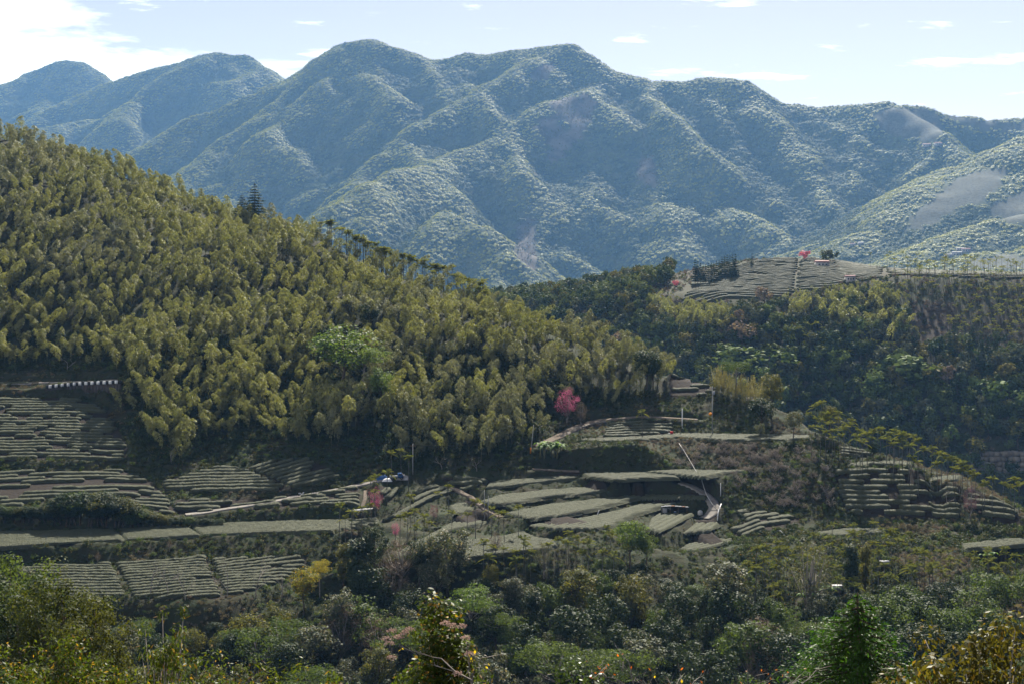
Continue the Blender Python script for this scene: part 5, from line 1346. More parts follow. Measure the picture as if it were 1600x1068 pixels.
rng = np.random.default_rng(5)
for i, (px, py) in enumerate([(1116, 564), (1128, 562), (1140, 566), (1152, 570), (1163, 575), (1174, 578), (1183, 584), (1194, 592), (1134, 580), (1150, 586), (1166, 592), (1180, 600), (1122, 578)]):
    x, y, z = by_top(px, py, 8.5, y0=420, y1=500); plant('fine_bamboo', rnd.choice(PROTO['fine:finebam']), 'bamboo', 'feathery golden bamboo', x, y, z, scale=rnd.uniform(.9, 1.15), group='feathery bamboo on the ridge', parts=('culms', 'foliage'))
# areca palms: crowns where the photograph shows them
PALMS = [(530, 783), (549, 795), (540, 806), (565, 790), (580, 785), (577, 745), (588, 742), (604, 733), (625, 802), (636, 797), (648, 790), (662, 800), (683, 768), (701, 756), (706, 796), (731, 797), (743, 778), (768, 788), (778, 795), (788, 796),
         (810, 786), (650, 817), (671, 812), (642, 770), (756, 840), (770, 850), (765, 862), (788, 850), (806, 858), (820, 845), (612, 704), (627, 698), (638, 712), (586, 764), (818, 838), (807, 866), (829, 855), (856, 845), (872, 838), (888, 827), (886, 842),
         (900, 835), (920, 843), (948, 820), (955, 828), (911, 857), (940, 858), (960, 862), (978, 850), (985, 848), (1004, 640)]
RP = [(1290, 670), (1304, 668), (1320, 667), (1290, 648), (1310, 650), (1330, 650), (1328, 658), (1344, 668), (1355, 672), (1364, 668), (1372, 658), (1375, 665), (1390, 672), (1398, 668), (1410, 672), (1418, 676), (1427, 677), (1435, 682), (1405, 684), (1420, 690), (1445, 695),
      (1455, 695), (1463, 705), (1471, 703), (1425, 708), (1435, 717), (1465, 720), (1480, 712), (1490, 712), (1497, 716), (1504, 718), (1492, 727), (1500, 732), (1512, 725), (1518, 732), (1524, 737), (1535, 755), (1538, 748), (1550, 768), (1568, 762), (1585, 768), (1592, 752), (1580, 780),
      (1275, 630), (1284, 624), (1290, 640), (1300, 634), (1264, 642), (1278, 650), (1310, 640), (1318, 662), (1338, 676), (1268, 662), (1282, 662), (1296, 656), (1348, 684), (1385, 680), (1396, 690), (1314, 676), (1300, 680), (1362, 680), (1605, 775), (1618, 790)]
def palm(px, py, h, y0, y1, grp):
    x, y, z = by_top(px, py, h, y0, y1); p = rnd.choice(PROTO['palm:palm'])
    if mask_at(pathm, np.array([x]), np.array([y]))[0] > .5: x += 2.2
    plant('areca_palm', p, 'palm', 'areca palm', x, y, z, scale=h / p[2], group=grp, sxy=rnd.uniform(.9, 1.1))
for px, py in PALMS: palm(px, py + rnd.uniform(-2, 2), rnd.uniform(7.5, 10.5), 300, 470, 'slender palms among the terraces')
for px, py in RP: palm(px, py, rnd.uniform(8, 11), 385, 450, 'palms along the right ridge')
n = 0
while n < 135:
    px = rnd.uniform(1140, 1590); py = rnd.gauss(862, 26)
    if py < 812 or py > 925 or (px < 1260 and py < 840) or (px > 1440 and py < 850): continue
    palm(px, py, rnd.uniform(5.5, 10), 285, 382, 'palm thicket at lower right'); n += 1
for i in range(125):
    px = 500 + 262 * rnd.random() ** .9; base_ = np.interp(px, [500, 540, 600, 700, 762], [326, 334, 366, 412, 440])
    x, y, z = by_top(px, base_ + rnd.uniform(-2, 26), rnd.uniform(5.5, 8.5), 480, 575); p = rnd.choice(PROTO['palm:palm'])
    plant('areca_palm', p, 'palm', 'areca palm', x, y, z, scale=rnd.uniform(.7, .95), group='palms on the crest of the bamboo hill', sxy=1.1)
# forest of the stream valley
x, y = jgrid(-160, 190, 263, 350, 7.6)
z = sample(x, y); px, py = proj(x, y, z)
ok = (px > -90) & (px < 1700) & (mask_at(soil + pathm, x, y) < .5) & ((px < 1130) | (y < 318) | (rng.uniform(size=len(x)) < .12)) & ~((px > 60) & (px < 560) & (y > 306))
MIX = [('broad', 'dark', 'dark evergreen tree', 26), ('tall', 'dark', 'tall dark tree', 26), ('tall', 'grey', 'grey-green tree', 14), ('broad', 'grey', 'wide grey-green tree', 12), ('broad', 'light', 'light green tree', 7), ('umbrella', 'light', 'flat-topped light green tree', 9), ('broad', 'olive', 'olive tree', 4), ('tall', 'olive', 'tall olive tree', 3), ('twiggy', 'dry', 'bare brown tree', 6), ('column', 'dark', 'dark vine-draped tree', 4)]
bag = [m for m in MIX for _ in range(m[3])]
cnt = 0
for i in np.nonzero(ok)[0]:
    lim = np.interp(px[i], LIMX, LIMY) + rnd.uniform(0, 26)
    h = rnd.uniform(8, 17); hmax = -(lim - HOR) / F * y[i] - z[i]
    h = min(h, hmax)
    if h < 3.2: continue
    sh, mt, lb, _ = rnd.choice(bag)
    if 200 < px[i] < 480 and rnd.random() < .4: sh, mt, lb = rnd.choice([('umbrella', 'light', 'flat-topped light green tree'), ('broad', 'olive', 'olive tree')])
    if px[i] > 1150 and rnd.random() < .35: sh, mt, lb = ('broad', 'light', 'light green tree')
    p = rnd.choice(PROTO[sh + ':' + mt])
    plant('tree', p, 'tree', lb, x[i], y[i], z[i] - .3, scale=h / p[2], sxy=min(2.0, max(1.15, 11.0 / h)) * rnd.uniform(.9, 1.1), group='forest trees along the stream'); cnt += 1
print('valley trees', cnt)
# the near side of the stream: crowns that come up into the bottom edge
a, b = P_tree(280, 19, 4.9, crown=(.3, 1.0), clumps=95, per=150, ls=.26, cr=.2, limbs=30, trunk_r=.35, shell=.45); reg('big', a, b, ['bigtree', 'dark'])
a, b = P_tree(281, 15, 4.4, crown=(.35, 1.0), clumps=80, per=140, ls=.26, cr=.2, limbs=30, trunk_r=.3, shell=.45); reg('big2', a, b, ['dark', 'light', 'bigtree'])
rng = np.random.default_rng(77)
for px, top, Y0, h, pk, lab, wd in [(92, 872, 112, 19, 'big:bigtree', 'big olive-topped tree at the left edge, in front of the lowest field', 1.0), (35, 900, 118, 18, 'big2:dark', 'dark green tree left of the big olive tree', 1.0), (150, 935, 108, 15, 'big2:bigtree', 'dark lower tree right of the big olive tree', .95),
                          (20, 855, 130, 21, 'big2:light', 'feathery light green tree at the left edge', .9)]:
    x = (px - 800) / F * Y0; ztop = -(top - HOR) / F * Y0; p = PROTO[pk][0]
    plant('tree', p, 'tree', '', x, Y0, ztop - h, scale=h / p[2], sxy=wd, label=lab)
# shrubs along banks and between trees: ground cover
x, y = jgrid(-190, 200, 256, 462, 1.55); z = sample(x, y); px, py = proj(x, y, z)
m_ = mask_at(soil + pathm, x, y); vis = (px > -80) & (px < 1680)
ins_b = inpoly(px, py, BAMBOO)
nz = fbm(x, y, 9, 33, 3)
k = vis & (m_ < .5) & ((nz > -.5) | (py > 880)) & (y < RIDGE.at(px)[0] + 3)
low = (px > 900) & (px < 1300) & (py > 690) & (py < 800)
s = rng.uniform(.45, 1.15, len(x)) * np.where((px > 1130) & (py > 820) & (py < 960), 1.25, 1.0) * np.where(ins_b, 1.5, 1.0)
terr = (px > 590) & (px < 1130) & (py > 736) & (py < 872); k &= ~terr | (nz > -.35); s = np.where(terr, s * np.where(py > 825, .8, .5), s)
P3 = np.stack([x, y, z - .1], 1)
dryness = fbm(x, y, 22, 37, 3) + .25 * ((px > 1150) & (py < 830)) + .1
kd = k & (dryness > np.where((px > 1100) & (py > 812), .62, .34)) & ~ins_b; kg = k & ~kd
stuff('bank_shrubs', 'green weeds and shrubs over the banks and stream slopes', PROTO['shrub:shrub'] * 3 + PROTO['shrub:dark'] * 2 + PROTO['shrub:light'], P3[kg], s[kg])
stuff('dry_scrub', 'dry brown scrub on the banks', PROTO['shrub:dry'] + PROTO['shrub:drygrass'] * 2 + PROTO['shrub:grey'], P3[kd], s[kd] * .8)
# hedge of bushes on the bank above the long terrace
for i in range(46):
    px = -20 + i * 8.2 + rnd.uniform(-3, 3); hgt = np.interp(px, [-20, 70, 110, 165, 215, 270, 350], [2.6, 2.6, 5.2, 5.6, 3.4, 2.0, 1.4])
    if px > 345: break
    zf = -64.6; C = ptz(px, np.interp(px, [-20, 180, 345], [818, 816, 812]), zf); zz = float(sample(C[0], C[1]))
    mt = rnd.choice(['dark', 'dark', 'light', 'olive']); p = rnd.choice(PROTO['broad:' + mt])
    plant('bush', p, 'bush', {'dark': 'dark green bush', 'light': 'light green bush', 'olive': 'olive bush'}[mt], C[0], C[1], zz - hgt * .3, scale=hgt * 1.9 / p[2], sxy=1.7, group='bushes on the bank above the long terrace')
# banana clumps
for px, top, h, lab in [(845, 690, 4.2, 'left banana plant beside the dirt path'), (858, 688, 4.6, 'middle banana plant, tallest beside the dirt path'), (870, 692, 4.0, 'right banana plant beside the dirt path'), (1255, 925, 4, 'banana plant left of the foreground conifer top'), (1300, 915, 4, 'banana plant among lower right palms'), (1545, 862, 3.5, 'banana plant on the red bank at right')]:
    x, y, z = by_top(px, top, h); p = rnd.choice(PROTO['banana:banana']); plant('banana_plant', p, 'banana plant', '', x, y, z, scale=h / p[2], label=lab, parts=('stem', 'leaves'))
# pale leafless shrubs on the dry slope below the long thin terrace
def P_pale(seed):
    global rng
    rng = np.random.default_rng(seed); g = G()
    for k in range(9):
        a = rng.uniform(0, 6.28); e = np.array([math.cos(a) * .9, math.sin(a) * .9, rng.uniform(.6, 1.5)]); g.tube([[0, 0, -.2], e * .5 + [0, 0, .2], e], [.05, .035, .012], n=3, cap=False)
        g.leaves(e * rng.uniform(.5, 1.1, (16, 1)) + rng.normal(0, .2, (16, 3)), .26, .4)
    return g
M['paleshrub'] = leaf_mat('silvery_shrub', (0.13, 0.115, 0.095), (0.24, 0.21, 0.18), rough=.8, trans=.2, spec=.1, tcol=(1.1, 1.0, .9))
b = P_pale(600); reg('pale', None, b, ['paleshrub'], 'twigs'); b = P_pale(601); reg('pale', None, b, ['paleshrub'], 'twigs'); rng = np.random.default_rng(6)
ZN = [(1080, 698), (1262, 698), (1300, 740), (1300, 800), (1180, 790), (1140, 750), (1060, 730), (1040, 702)]; cnt = 0
while cnt < 120:
    px = rnd.uniform(1040, 1300); py = rnd.uniform(698, 800)
    if not inpoly(np.array([px]), np.array([py]), ZN)[0]: continue
    x, y, z = ground_hit(px, py); p = rnd.choice(PROTO['pale:paleshrub'])
    plant('silvery_shrub', p, 'shrub', 'silvery shrub', x, y, z, scale=rnd.uniform(.8, 1.6), group='silvery shrubs on the dry slope'); cnt += 1
# bare grey trees in front of the lowest tea fields
for i, (px, top, h) in enumerate([(235, 868, 9), (262, 875, 8), (290, 880, 8), (355, 862, 10), (400, 858, 11), (440, 880, 8), (105, 540, 8), (268, 690, 6), (690, 700, 6), (745, 708, 5), (1480, 760, 5), (835, 560, 6)]):
    x, y, z = by_top(px, top, h, y1=600); me = P_bare(700 + i, H=h); o = link('bare_tree', me, category='bare tree', group='leafless pale trees'); o.location = (x, y, z); place_label(o, 'bare grey tree', x, y, z + h * .7)
rng = np.random.default_rng(8)
# ================================================================== SMALL THINGS ON THE NEAR HILL
def flat(name, c, rough=.7, metallic=0.0, c2=None, scale=3.0): M[name] = plain_mat(name, c, c2 or tuple(q * .75 for q in c), rough=rough, scale=scale, metallic=metallic); return M[name]
for nm, c in (('white_paint', (.75, .75, .73)), ('black_paint', (.03, .03, .03)), ('dark_wall', (.06, .05, .045)), ('tin', (.30, .31, .32)), ('rusty_tin', (.22, .12, .07)), ('blue_sheet', (.04, .10, .24)), ('grey_post', (.33, .33, .31)), ('red', (.55, .03, .03)), ('orange', (.9, .32, .02)), ('rubber', (.02, .02, .02)), ('stone', (.20, .18, .15)), ('pink_roof', (.32, .18, .16)), ('white_wall', (.42, .41, .38)), ('glass', (.03, .04, .05)), ('wood', (.17, .11, .06))): flat(nm, c)
def part(name, g, mat, parent, loc=None, label=None):
    o = link(name, g.mesh(name, [M[mat]]), parent)
    if loc is not None: o.location = loc
    if label: o['label'] = label
    return o
def gbox(c, s, rz=0.0, tilt=None): g = G(); g.box(c, s, rz, tilt=tilt); return g
def gtube(p, r, n=6): g = G(); g.tube(p, r, n=n); return g
# striped kerb above the upper left tea slope
x0, z0 = A9.at(75), None
P0 = []
for p in np.linspace(72, 190, 26):
    Yk, zk = A9.at(p); P0.append(((p - 800) / F * Yk, float(Yk), float(zk)))
base = P0[0]
t = thing('retaining_wall', 'dark retaining wall with a striped black and white kerb at upper left', 'wall', base)
gw = G(); loc = [np.array(q) - np.array(base) for q in P0]
for a, b in zip(loc[:-1], loc[1:]):
    m = (a + b) / 2; L = np.linalg.norm((b - a)[:2]); gw.box(m + [0, -.3, -1.6], (L, .5, 3.6), math.atan2(b[1] - a[1], b[0] - a[0]))
part('wall_face', gw, 'dark_wall', t)
for i, (a, b) in enumerate(zip(loc[:-1], loc[1:])):
    m = (a + b) / 2; L = np.linalg.norm((b - a)[:2])
    part('kerb_block', gbox((0, 0, 0), (L * .97, .75, .95), math.atan2(b[1] - a[1], b[0] - a[0])), 'white_paint' if i % 2 else 'black_paint', t, loc=tuple(m + [0, -.3, .62]))
# poles and cables
def pole(px, top, bottom, label, mat='grey_post', r=.16, extra=None, lean=0):
    b = ground_hit(px, bottom); h = (bottom - top) / F * b[1]
    t = thing('utility_pole', label, 'pole', tuple(b))
    part('shaft', gtube([[0, 0, -.6], [lean, 0, h]], [r, r * .7], 8), mat, t)
    return t, b, h
t, b1, h1 = pole(1113, 603, 681, 'tall grey utility pole with transformer and orange lamp above the long thin terrace')
part('cross_arm', gbox((0, 0, h1 - .7), (1.9, .14, .14)), 'wood', t); g = G(); g.tube([[.45, 0, h1 - 2.6], [.45, 0, h1 - 1.5]], [.33, .33], n=8); part('transformer', g, 'tin', t)
for s in (-.8, 0, .8): part('insulator', gtube([[s, 0, h1 - .63], [s, 0, h1 - .3]], [.07, .05], 6), 'white_paint', t)
g = G(); g.tube([[-.6, -.2, h1 * .42 + v] for v in (0, .25, .6, .85)], [.25, .55, .55, .25], n=8); part('lamp', g, 'orange', t)
t, b2, h2 = pole(1066, 638, 669, 'short white concrete post under a small tree beside the hill road', 'white_paint', .2)
t, b3, h3 = pole(757, 765, 811, 'left one of two dark poles by the middle dirt path', 'grey_post', .13); t, b4, h4 = pole(763, 776, 808, 'right one of two dark poles by the middle dirt path', 'grey_post', .12)
t, b5, h5 = pole(645, 694, 742, 'grey pole in front of the bamboo above the blue tarpaulins', 'grey_post', .15); part('cross_arm', gbox((0, 0, h5 - .6), (1.6, .12, .12)), 'wood', t)
t, b6, h6 = pole(829, 664, 708, 'leaning pole with orange foot beside the dirt path', 'grey_post', .14, lean=.9)
g = G(); g.tube([[0, 0, -.1], [.12, 0, 1.6]], [.2, .19], n=8); part('painted_foot', g, 'orange', t)
t, b7, h7 = pole(1126, 755, 775, 'small pale post on the bank right of the hose', 'white_paint', .12)
t, b8, h8 = pole(1103, 770, 777, 'stub post at the end of the curved terrace', 'wood', .12)
g = G()
for (A, hA), (B, hB) in (((b1, h1), (b6, h6)), ((b6, h6), (b5, h5))):
    for off in (-.7, .7):
        tt = np.linspace(0, 1, 14)[:, None]; a = A + [off, 0, hA - .4]; b = B + [off, 0, hB - .4]; C = a + (b - a) * tt; C[:, 2] -= (4 * tt * (1 - tt))[:, 0] * 2.2
        g.tube(C, .035, n=3, cap=False)
o = link('overhead_cable', g.mesh('overhead_cable', [M['black_paint']]), label='thin overhead cables strung between the utility poles along the hill road', category='cable')
# white water hose down the scrub slope
C = []
for px, py, up in ((1061, 692, .4), (1068, 703, 1.2), (1076, 716, 1.4), (1086, 733, 1.2), (1096, 750, 1.0), (1100, 762, 1.8), (1104, 774, 1.5), (1112, 787, 1.0), (1121, 797, .3)):
    q = ground_hit(px, py + up * F / 410); C.append(q + [0, 0, up])
g = G(); g.tube(C, .10, n=6); o = link('water_hose', g.mesh('water_hose', [M['white_wall']]), label='long white water hose running down the dry slope to the concrete yard', category='hose')
g = G(); g.tube([ground_hit(1121, 815) + [0, 0, .2], ground_hit(1122, 806) + [0, 0, .9], ground_hit(1123, 799) + [0, 0, .5], ground_hit(1127, 793) + [0, 0, 1.2]], .12, n=6); o = link('water_hose', g.mesh('water_hose', [M['white_paint']]), label='short white hose standing at the edge of the concrete yard', category='hose')
g = G(); g.tube([ground_hit(1214, 830) + [0, 0, .3], ground_hit(1220, 832) + [0, 0, .5], ground_hit(1226, 838) + [0, 0, .3]], .14, n=6); o = link('water_hose', g.mesh('water_hose', [M['white_paint']]), label='grey-white pipe bend below the curved tea plot', category='pipe')
q = ground_hit(931, 808); g = G(); g.tube([q + [0, 0, -.3], q + [.9, .2, 1.9]], .09, n=6); o = link('garden_stake', g.mesh('garden_stake', [M['white_paint']]), label='white stake leaning against the bank between two curved terraces', category='stake')
# concrete yard at the end of the hut road
# tin-roofed hut
hb = np.array(ptz(1053, 803.5, -68.1)); t = thing('field_hut', 'low tin-roofed hut with open dark front beside the ribbed tea plot', 'hut', tuple(hb))
part('wall', gbox((-2.0, 1.6, 1.2), (2.6, .15, 2.4)), 'white_wall', t, label='pale left wall'); part('wall', gbox((1.5, 1.7, 1.1), (4.2, .12, 2.2)), 'dark_wall', t, label='dark back wall'); part('wall', gbox((-3.3, .3, 1.15), (.12, 2.6, 2.3)), 'tin', t, label='tin side wall')
part('wall', gbox((-2.6, -.9, 1.0), (1.3, .1, 2.0)), 'white_wall', t, label='pale front panel')
for i in range(8):
    g = G(); xs = -3.5 + i * .93
    for k in range(4): g.box((xs + .115 + k * .23, .2, 2.45 - abs(i - 2.5) * .07 + (.03 if k % 2 else 0)), (.22, 4.0, .04), tilt=Euler((-.12, 0, 0)).to_matrix())
    part('roof_sheet', g, 'rusty_tin' if i in (3, 6) else 'tin', t)
for xs in (-3.3, -1.2, 1.0, 3.4): part('post', gbox((xs, -1.4, 1.1), (.12, .12, 2.3)), 'wood', t)
o = thing('barrel', 'pale drum standing under the tin roof of the hut', 'barrel', tuple(hb + [.3, -.3, 0])); part('drum', gtube([[0, 0, 0], [0, 0, .15], [0, 0, .8], [0, 0, .95]], [.33, .36, .36, .33], 8), 'blue_sheet', o); part('lid', gtube([[0, 0, .95], [0, 0, 1.0]], [.34, .3], 8), 'white_paint', o)
o = thing('water_tank', 'white water tank right of the tin-roofed hut', 'water tank', tuple(np.array(ptz(1094, 804, -68.1)))); part('tank', gtube([[0, 0, 0], [0, 0, .2], [0, 0, 1.0], [0, 0, 1.3]], [.6, .7, .7, .35], 8), 'white_wall', o); part('cap', gtube([[0, 0, 1.3], [0, 0, 1.4]], [.2, .18], 6), 'tin', o)
# open shelter beside the cherry path
q = ground_hit(566, 812); t = thing('shelter', 'small open shelter with pale sheet roof by the cherry path', 'shelter', tuple(q))
for i in range(5): part('roof_sheet', gbox((-2.2 + i * 1.1, 0, 2.15 + i * .1), (1.08, 2.4, .05), tilt=Euler((0, -.09, 0)).to_matrix()), 'white_wall' if i > 2 else 'tin', t)
for xs, ys in ((-2.4, -1), (2.4, -1), (-2.4, 1), (2.4, 1)): part('post', gbox((xs, ys, 1.0), (.1, .1, 2.4)), 'wood', t)
# blue sheeting and a small truck at the foot of the bamboo
def truck(px, py, label, body, rz):
    q = ground_hit(px, py); q[2] += .25; t = thing('farm_truck', label, 'truck', tuple(q), rz)
    part('cargo_bed', gbox((-.8, 0, .85), (2.2, 1.5, .5)), 'tin', t)
    g = G(); P_ = np.array([[.35, .5], [1.75, .5], [1.75, 1.05], [1.35, 1.75], [.35, 1.75]]); V = np.concatenate([np.stack([P_[:, 0], np.full(5, s * .72), P_[:, 1]], 1) for s in (-1, 1)])
    g.add(V, [[i, (i + 1) % 5, (i + 1) % 5 + 5, i + 5] for i in range(5)]); g.F.setdefault(5, []).append(np.array([[4, 3, 2, 1, 0], [5, 6, 7, 8, 9]])); g.M.setdefault(5, []).append(np.zeros(2, int))
    part('cab', g, body, t); part('window', gbox((.85, -.735, 1.42), (.7, .03, .42)), 'glass', t); part('window', gbox((.85, .735, 1.42), (.7, .03, .42)), 'glass', t)
    for xs in (-1.3, 1.2):
        for ys in (-.7, .7):
            w_ = part('wheel', gtube([[xs, ys - .1, .33], [xs, ys + .1, .33]], [.33, .33], 8), 'rubber', t); part('hub', gtube([[xs, ys - .13, .33], [xs, ys + .13, .33]], [.13, .13], 6), 'tin', w_)
    return t
truck(620, 751, 'small blue farm truck parked at the foot of the bamboo', 'blue_sheet', .2)
def tarp(px, py, label, mat, s):
    q = ground_hit(px, py); g = G(); r_ = np.random.default_rng(int(px)); n = 9; u = np.linspace(-1, 1, n); X_, Y_ = np.meshgrid(u, u); Hh = (1 - np.maximum(abs(X_), abs(Y_)) ** 3) * (1 + .25 * r_.normal(size=X_.shape)); V = np.stack([X_ * s[0], Y_ * s[1], Hh * s[2] + .02], -1).reshape(-1, 3); i = np.arange(n - 1)[:, None] * n; j = np.arange(n - 1)[None]
    g.add(V, np.stack([i + j, i + j + 1, i + j + n + 1, i + j + n], -1).reshape(-1, 4)); o = link('tarpaulin', g.mesh('tarpaulin', [M[mat]], smooth=True), label=label, category='tarpaulin'); o.location = q
tarp(596, 750, 'blue tarpaulin over a heap, left of the farm truck', 'blue_sheet', (1.8, 1.2, 1.3)); tarp(629, 749, 'pale blue-white sheet heap right of the farm truck', 'white_wall', (1.7, 1.2, 1.2)); tarp(605, 753, 'white sacks under a sheet in front of the farm truck', 'white_paint', (1.4, .8, .8))
# scooter on the farm road
q = ground_hit(471, 776); q[2] += .35; t = thing('scooter', 'white and blue scooter parked on the pale farm road', 'scooter', tuple(q), .3)
g = G(); g.tube([[-.75, 0, .75], [-.3, 0, .62], [.0, 0, .35], [.35, 0, .35], [.55, 0, .9]], [.16, .2, .13, .12, .16], n=8); part('body', g, 'white_paint', t); part('seat', gbox((-.45, 0, .86), (.75, .26, .14)), 'black_paint', t); part('handlebar', gtube([[.5, -.34, 1.1], [.5, .34, 1.1]], [.03, .03], 6), 'black_paint', t); part('front_shield', gbox((.55, 0, .75), (.08, .36, .6)), 'blue_sheet', t)
for xs in (-.65, .7): part('wheel', gtube([[xs, -.06, .27], [xs, .06, .27]], [.27, .27], 8), 'rubber', t)
# sprayer on the long thin terrace
q = np.array(ptz(1047, 681, -52.5)) + [0, 0, .8]; t = thing('sprayer', 'small red and white sprayer at the back of the long thin terrace', 'sprayer', tuple(q)); part('tank', gbox((.5, 0, .35), (.9, .6, .7)), 'red', t); g = G(); g.tube([[-.2, 0, .4], [-.9, 0, 1.0], [-1.5, 0, 1.1]], [.07, .06, .05], n=6); part('spray_arm', g, 'white_paint', t); part('frame', gbox((.1, 0, .05), (1.4, .6, .1)), 'white_paint', t)
for px, py, lab in ((1382, 889, 'white box tank standing in the greenery at lower right'), (1308, 928, 'white sheet-covered box among banana plants'), (1172, 631, 'pale box hive below the ridge bamboo')):
    q = ground_hit(px, py); t = thing('box_tank', lab, 'tank', tuple(q)); part('body', gbox((0, 0, 1.6), (2.2, 1.2, .9)), 'white_wall', t); part('lid', gbox((0, 0, 2.08), (2.3, 1.3, .06)), 'white_paint', t); part('stand', gbox((0, 0, .5), (1.6, .9, 1.4)), 'wood', t)
# rough stone wall under the hill road
Cw, hw = path_xyz['hill_road']; t = None; rs = random.Random(4)
seg = [c for c in Cw if 876 < proj(*c)[0] < 944]
base = seg[0]; t = thing('stone_wall', 'rough grey stone wall holding up the hill road near the pink cherry', 'wall', tuple(base))
for i, c in enumerate(seg):
    for k in range(4):
        s = rs.uniform(.8, 1.3); g = G(); v = rng.normal(size=(10, 3)); v /= np.linalg.norm(v, axis=1)[:, None]
        g.box((0, 0, 0), (1.4 * s, .8, .62 * s), rs.uniform(-.2, .2), tilt=Euler((rs.uniform(-.2, .2), rs.uniform(-.2, .2), 0)).to_matrix())
        V = g.V[0]; V += rng.normal(0, .07, V.shape)
        part('stone', g, 'stone', t, loc=tuple(c - base + np.array([rs.uniform(-.2, .2) + (k % 2) * .6, -hw - .45 - .12 * (3 - k), -.15 - .62 * k])))
# ------------------------------------------------------------------ things on the far side of the valley
def far_house(q, w_, d_, h_, rz, roof, label, parent_name='farmhouse'):
    t = thing(parent_name, label, 'house', tuple(q), rz); part('wall', gbox((0, 0, h_ / 2 - .5), (w_, d_, h_ + 1)), 'white_wall', t)
    g = G(); r = h_ + w_ * .12; V = [[-w_ / 2 - .5, -d_ / 2 - .5, h_], [w_ / 2 + .5, -d_ / 2 - .5, h_], [w_ / 2 + .5, d_ / 2 + .5, h_], [-w_ / 2 - .5, d_ / 2 + .5, h_], [-w_ / 2 - .5, 0, h_ + d_ * .25], [w_ / 2 + .5, 0, h_ + d_ * .25]]
    g.add(V, [[0, 1, 5, 4], [2, 3, 4, 5], [0, 3, 2, 1]]); g.add(V, [[0, 4, 3], [1, 2, 5]]); part('roof', g, roof, t)
    for k in (-1, 0, 1): part('window', gbox((k * w_ * .28, -d_ / 2 - .03, h_ * .5), (w_ * .14, .08, h_ * .35)), 'glass', t)
def fhit(px, py):
    ys = np.arange(3100., 6800., 8.); xs = (px - 800) / F * ys; r_ = HOR - F * rsample(xs, ys) / ys; k = np.nonzero(r_ <= py)[0]; i = k[0] if len(k) else int(r_.argmin()); return np.array([xs[i], ys[i], float(rsample(xs[i], ys[i]))])
for px, py, w_, roof, lab in ((1483, 404, 17, 'white_wall', 'white-roofed house, lowest left of the far right hamlet'), (1495, 402, 20, 'white_wall', 'long white-roofed house in the middle of the far hamlet'), (1509, 396, 18, 'pink_roof', 'pink-roofed house, highest of the far hamlet'), (1500, 393, 14, 'white_wall', 'small pale house behind the long white roof'), (1332, 386, 12, 'pink_roof', 'tiny pink-roofed house at the foot of the mountains'), (1345, 384, 12, 'white_paint', 'tiny white house right of the tiny pink roof'), (1448, 231, 22, 'pink_roof', 'far farm building on the upper right tea slope'), (1466, 230, 22, 'pink_roof', 'second far farm building, right of the other on the tea slope')):
    q = fhit(px, py); far_house(q + [0, 0, 1.5], w_ * 1.2, w_ * .6, w_ * .38, rnd.uniform(-.3, .3), roof, lab)
for px, py, w_, roof, lab in ((1284, 417, 9, 'pink_roof', 'little pink hut at the right end of the hilltop tea farm'), (1328, 440, 6, 'pink_roof', 'small pink shed beside the track below the hilltop farm'), (1262, 402, 9, 'white_paint', 'white shed under the pink tree on the hilltop')):
    q = mhit(px, py); far_house(q, w_, w_ * .6, 3, .1, roof, lab, 'shed')
def mplant(px, top, h, pk, name, cat, lab, wd=1.0, y0=640., y1=1100.):
    p = rnd.choice(PROTO[pk]); ys = np.arange(y0, y1, 1.); xs = (px - 800) / F * ys; r_ = HOR - F * (msample(xs, ys) + h) / ys; k = np.nonzero(r_ <= top)[0]; i = k[0] if len(k) else int(r_.argmin())
    plant(name, p, cat, '', float(xs[i]), float(ys[i]), float(msample(xs[i], ys[i])) - .2, scale=h / p[2], sxy=wd, label=lab)
mplant(1257, 391, 8, 'fartree:x_pink', 'cherry_tree', 'cherry tree', 'bright pink blossoming tree on top of the hilltop tea farm', 1.3, 985); mplant(1290, 397, 9, 'fartree:x_dark', 'tree', 'tree', 'dark round tree right of the hilltop pink tree', .9, 985); mplant(1175, 399, 9, 'farconifer:conifer', 'conifer_tree', 'conifer', 'lone dark conifer on the skyline of the hilltop farm', .8, 985)
mplant(1055, 437, 6, 'fartree:x_pink', 'cherry_tree', 'cherry tree', 'faint pink tree among palms left of the hilltop farm', 1.0, 900); mplant(1195, 448, 13, 'fartree:x_dry', 'tree', 'tree', 'leafless brown tree in front of the hilltop tea rows', 1.3, 840); mplant(1160, 500, 17, 'fartree:x_dry', 'tree', 'tree', 'big bare brown tree below the hilltop tea farm', 1.2); mplant(1150, 482, 15, 'fartree:x_dry', 'tree', 'tree', 'bare grey-brown tree just left of the big bare one', .8)
for i in range(16): mplant(1086 + i * 4.2, np.interp(i, [0, 10, 15], [422, 403, 394]) + rnd.uniform(-3, 3), rnd.uniform(11, 17), 'farconifer:conifer', 'conifer_tree', 'conifer', f'dark conifer, {ordw(i + 1)} from left in the windbreak of the hilltop farm', 1.0, 935)
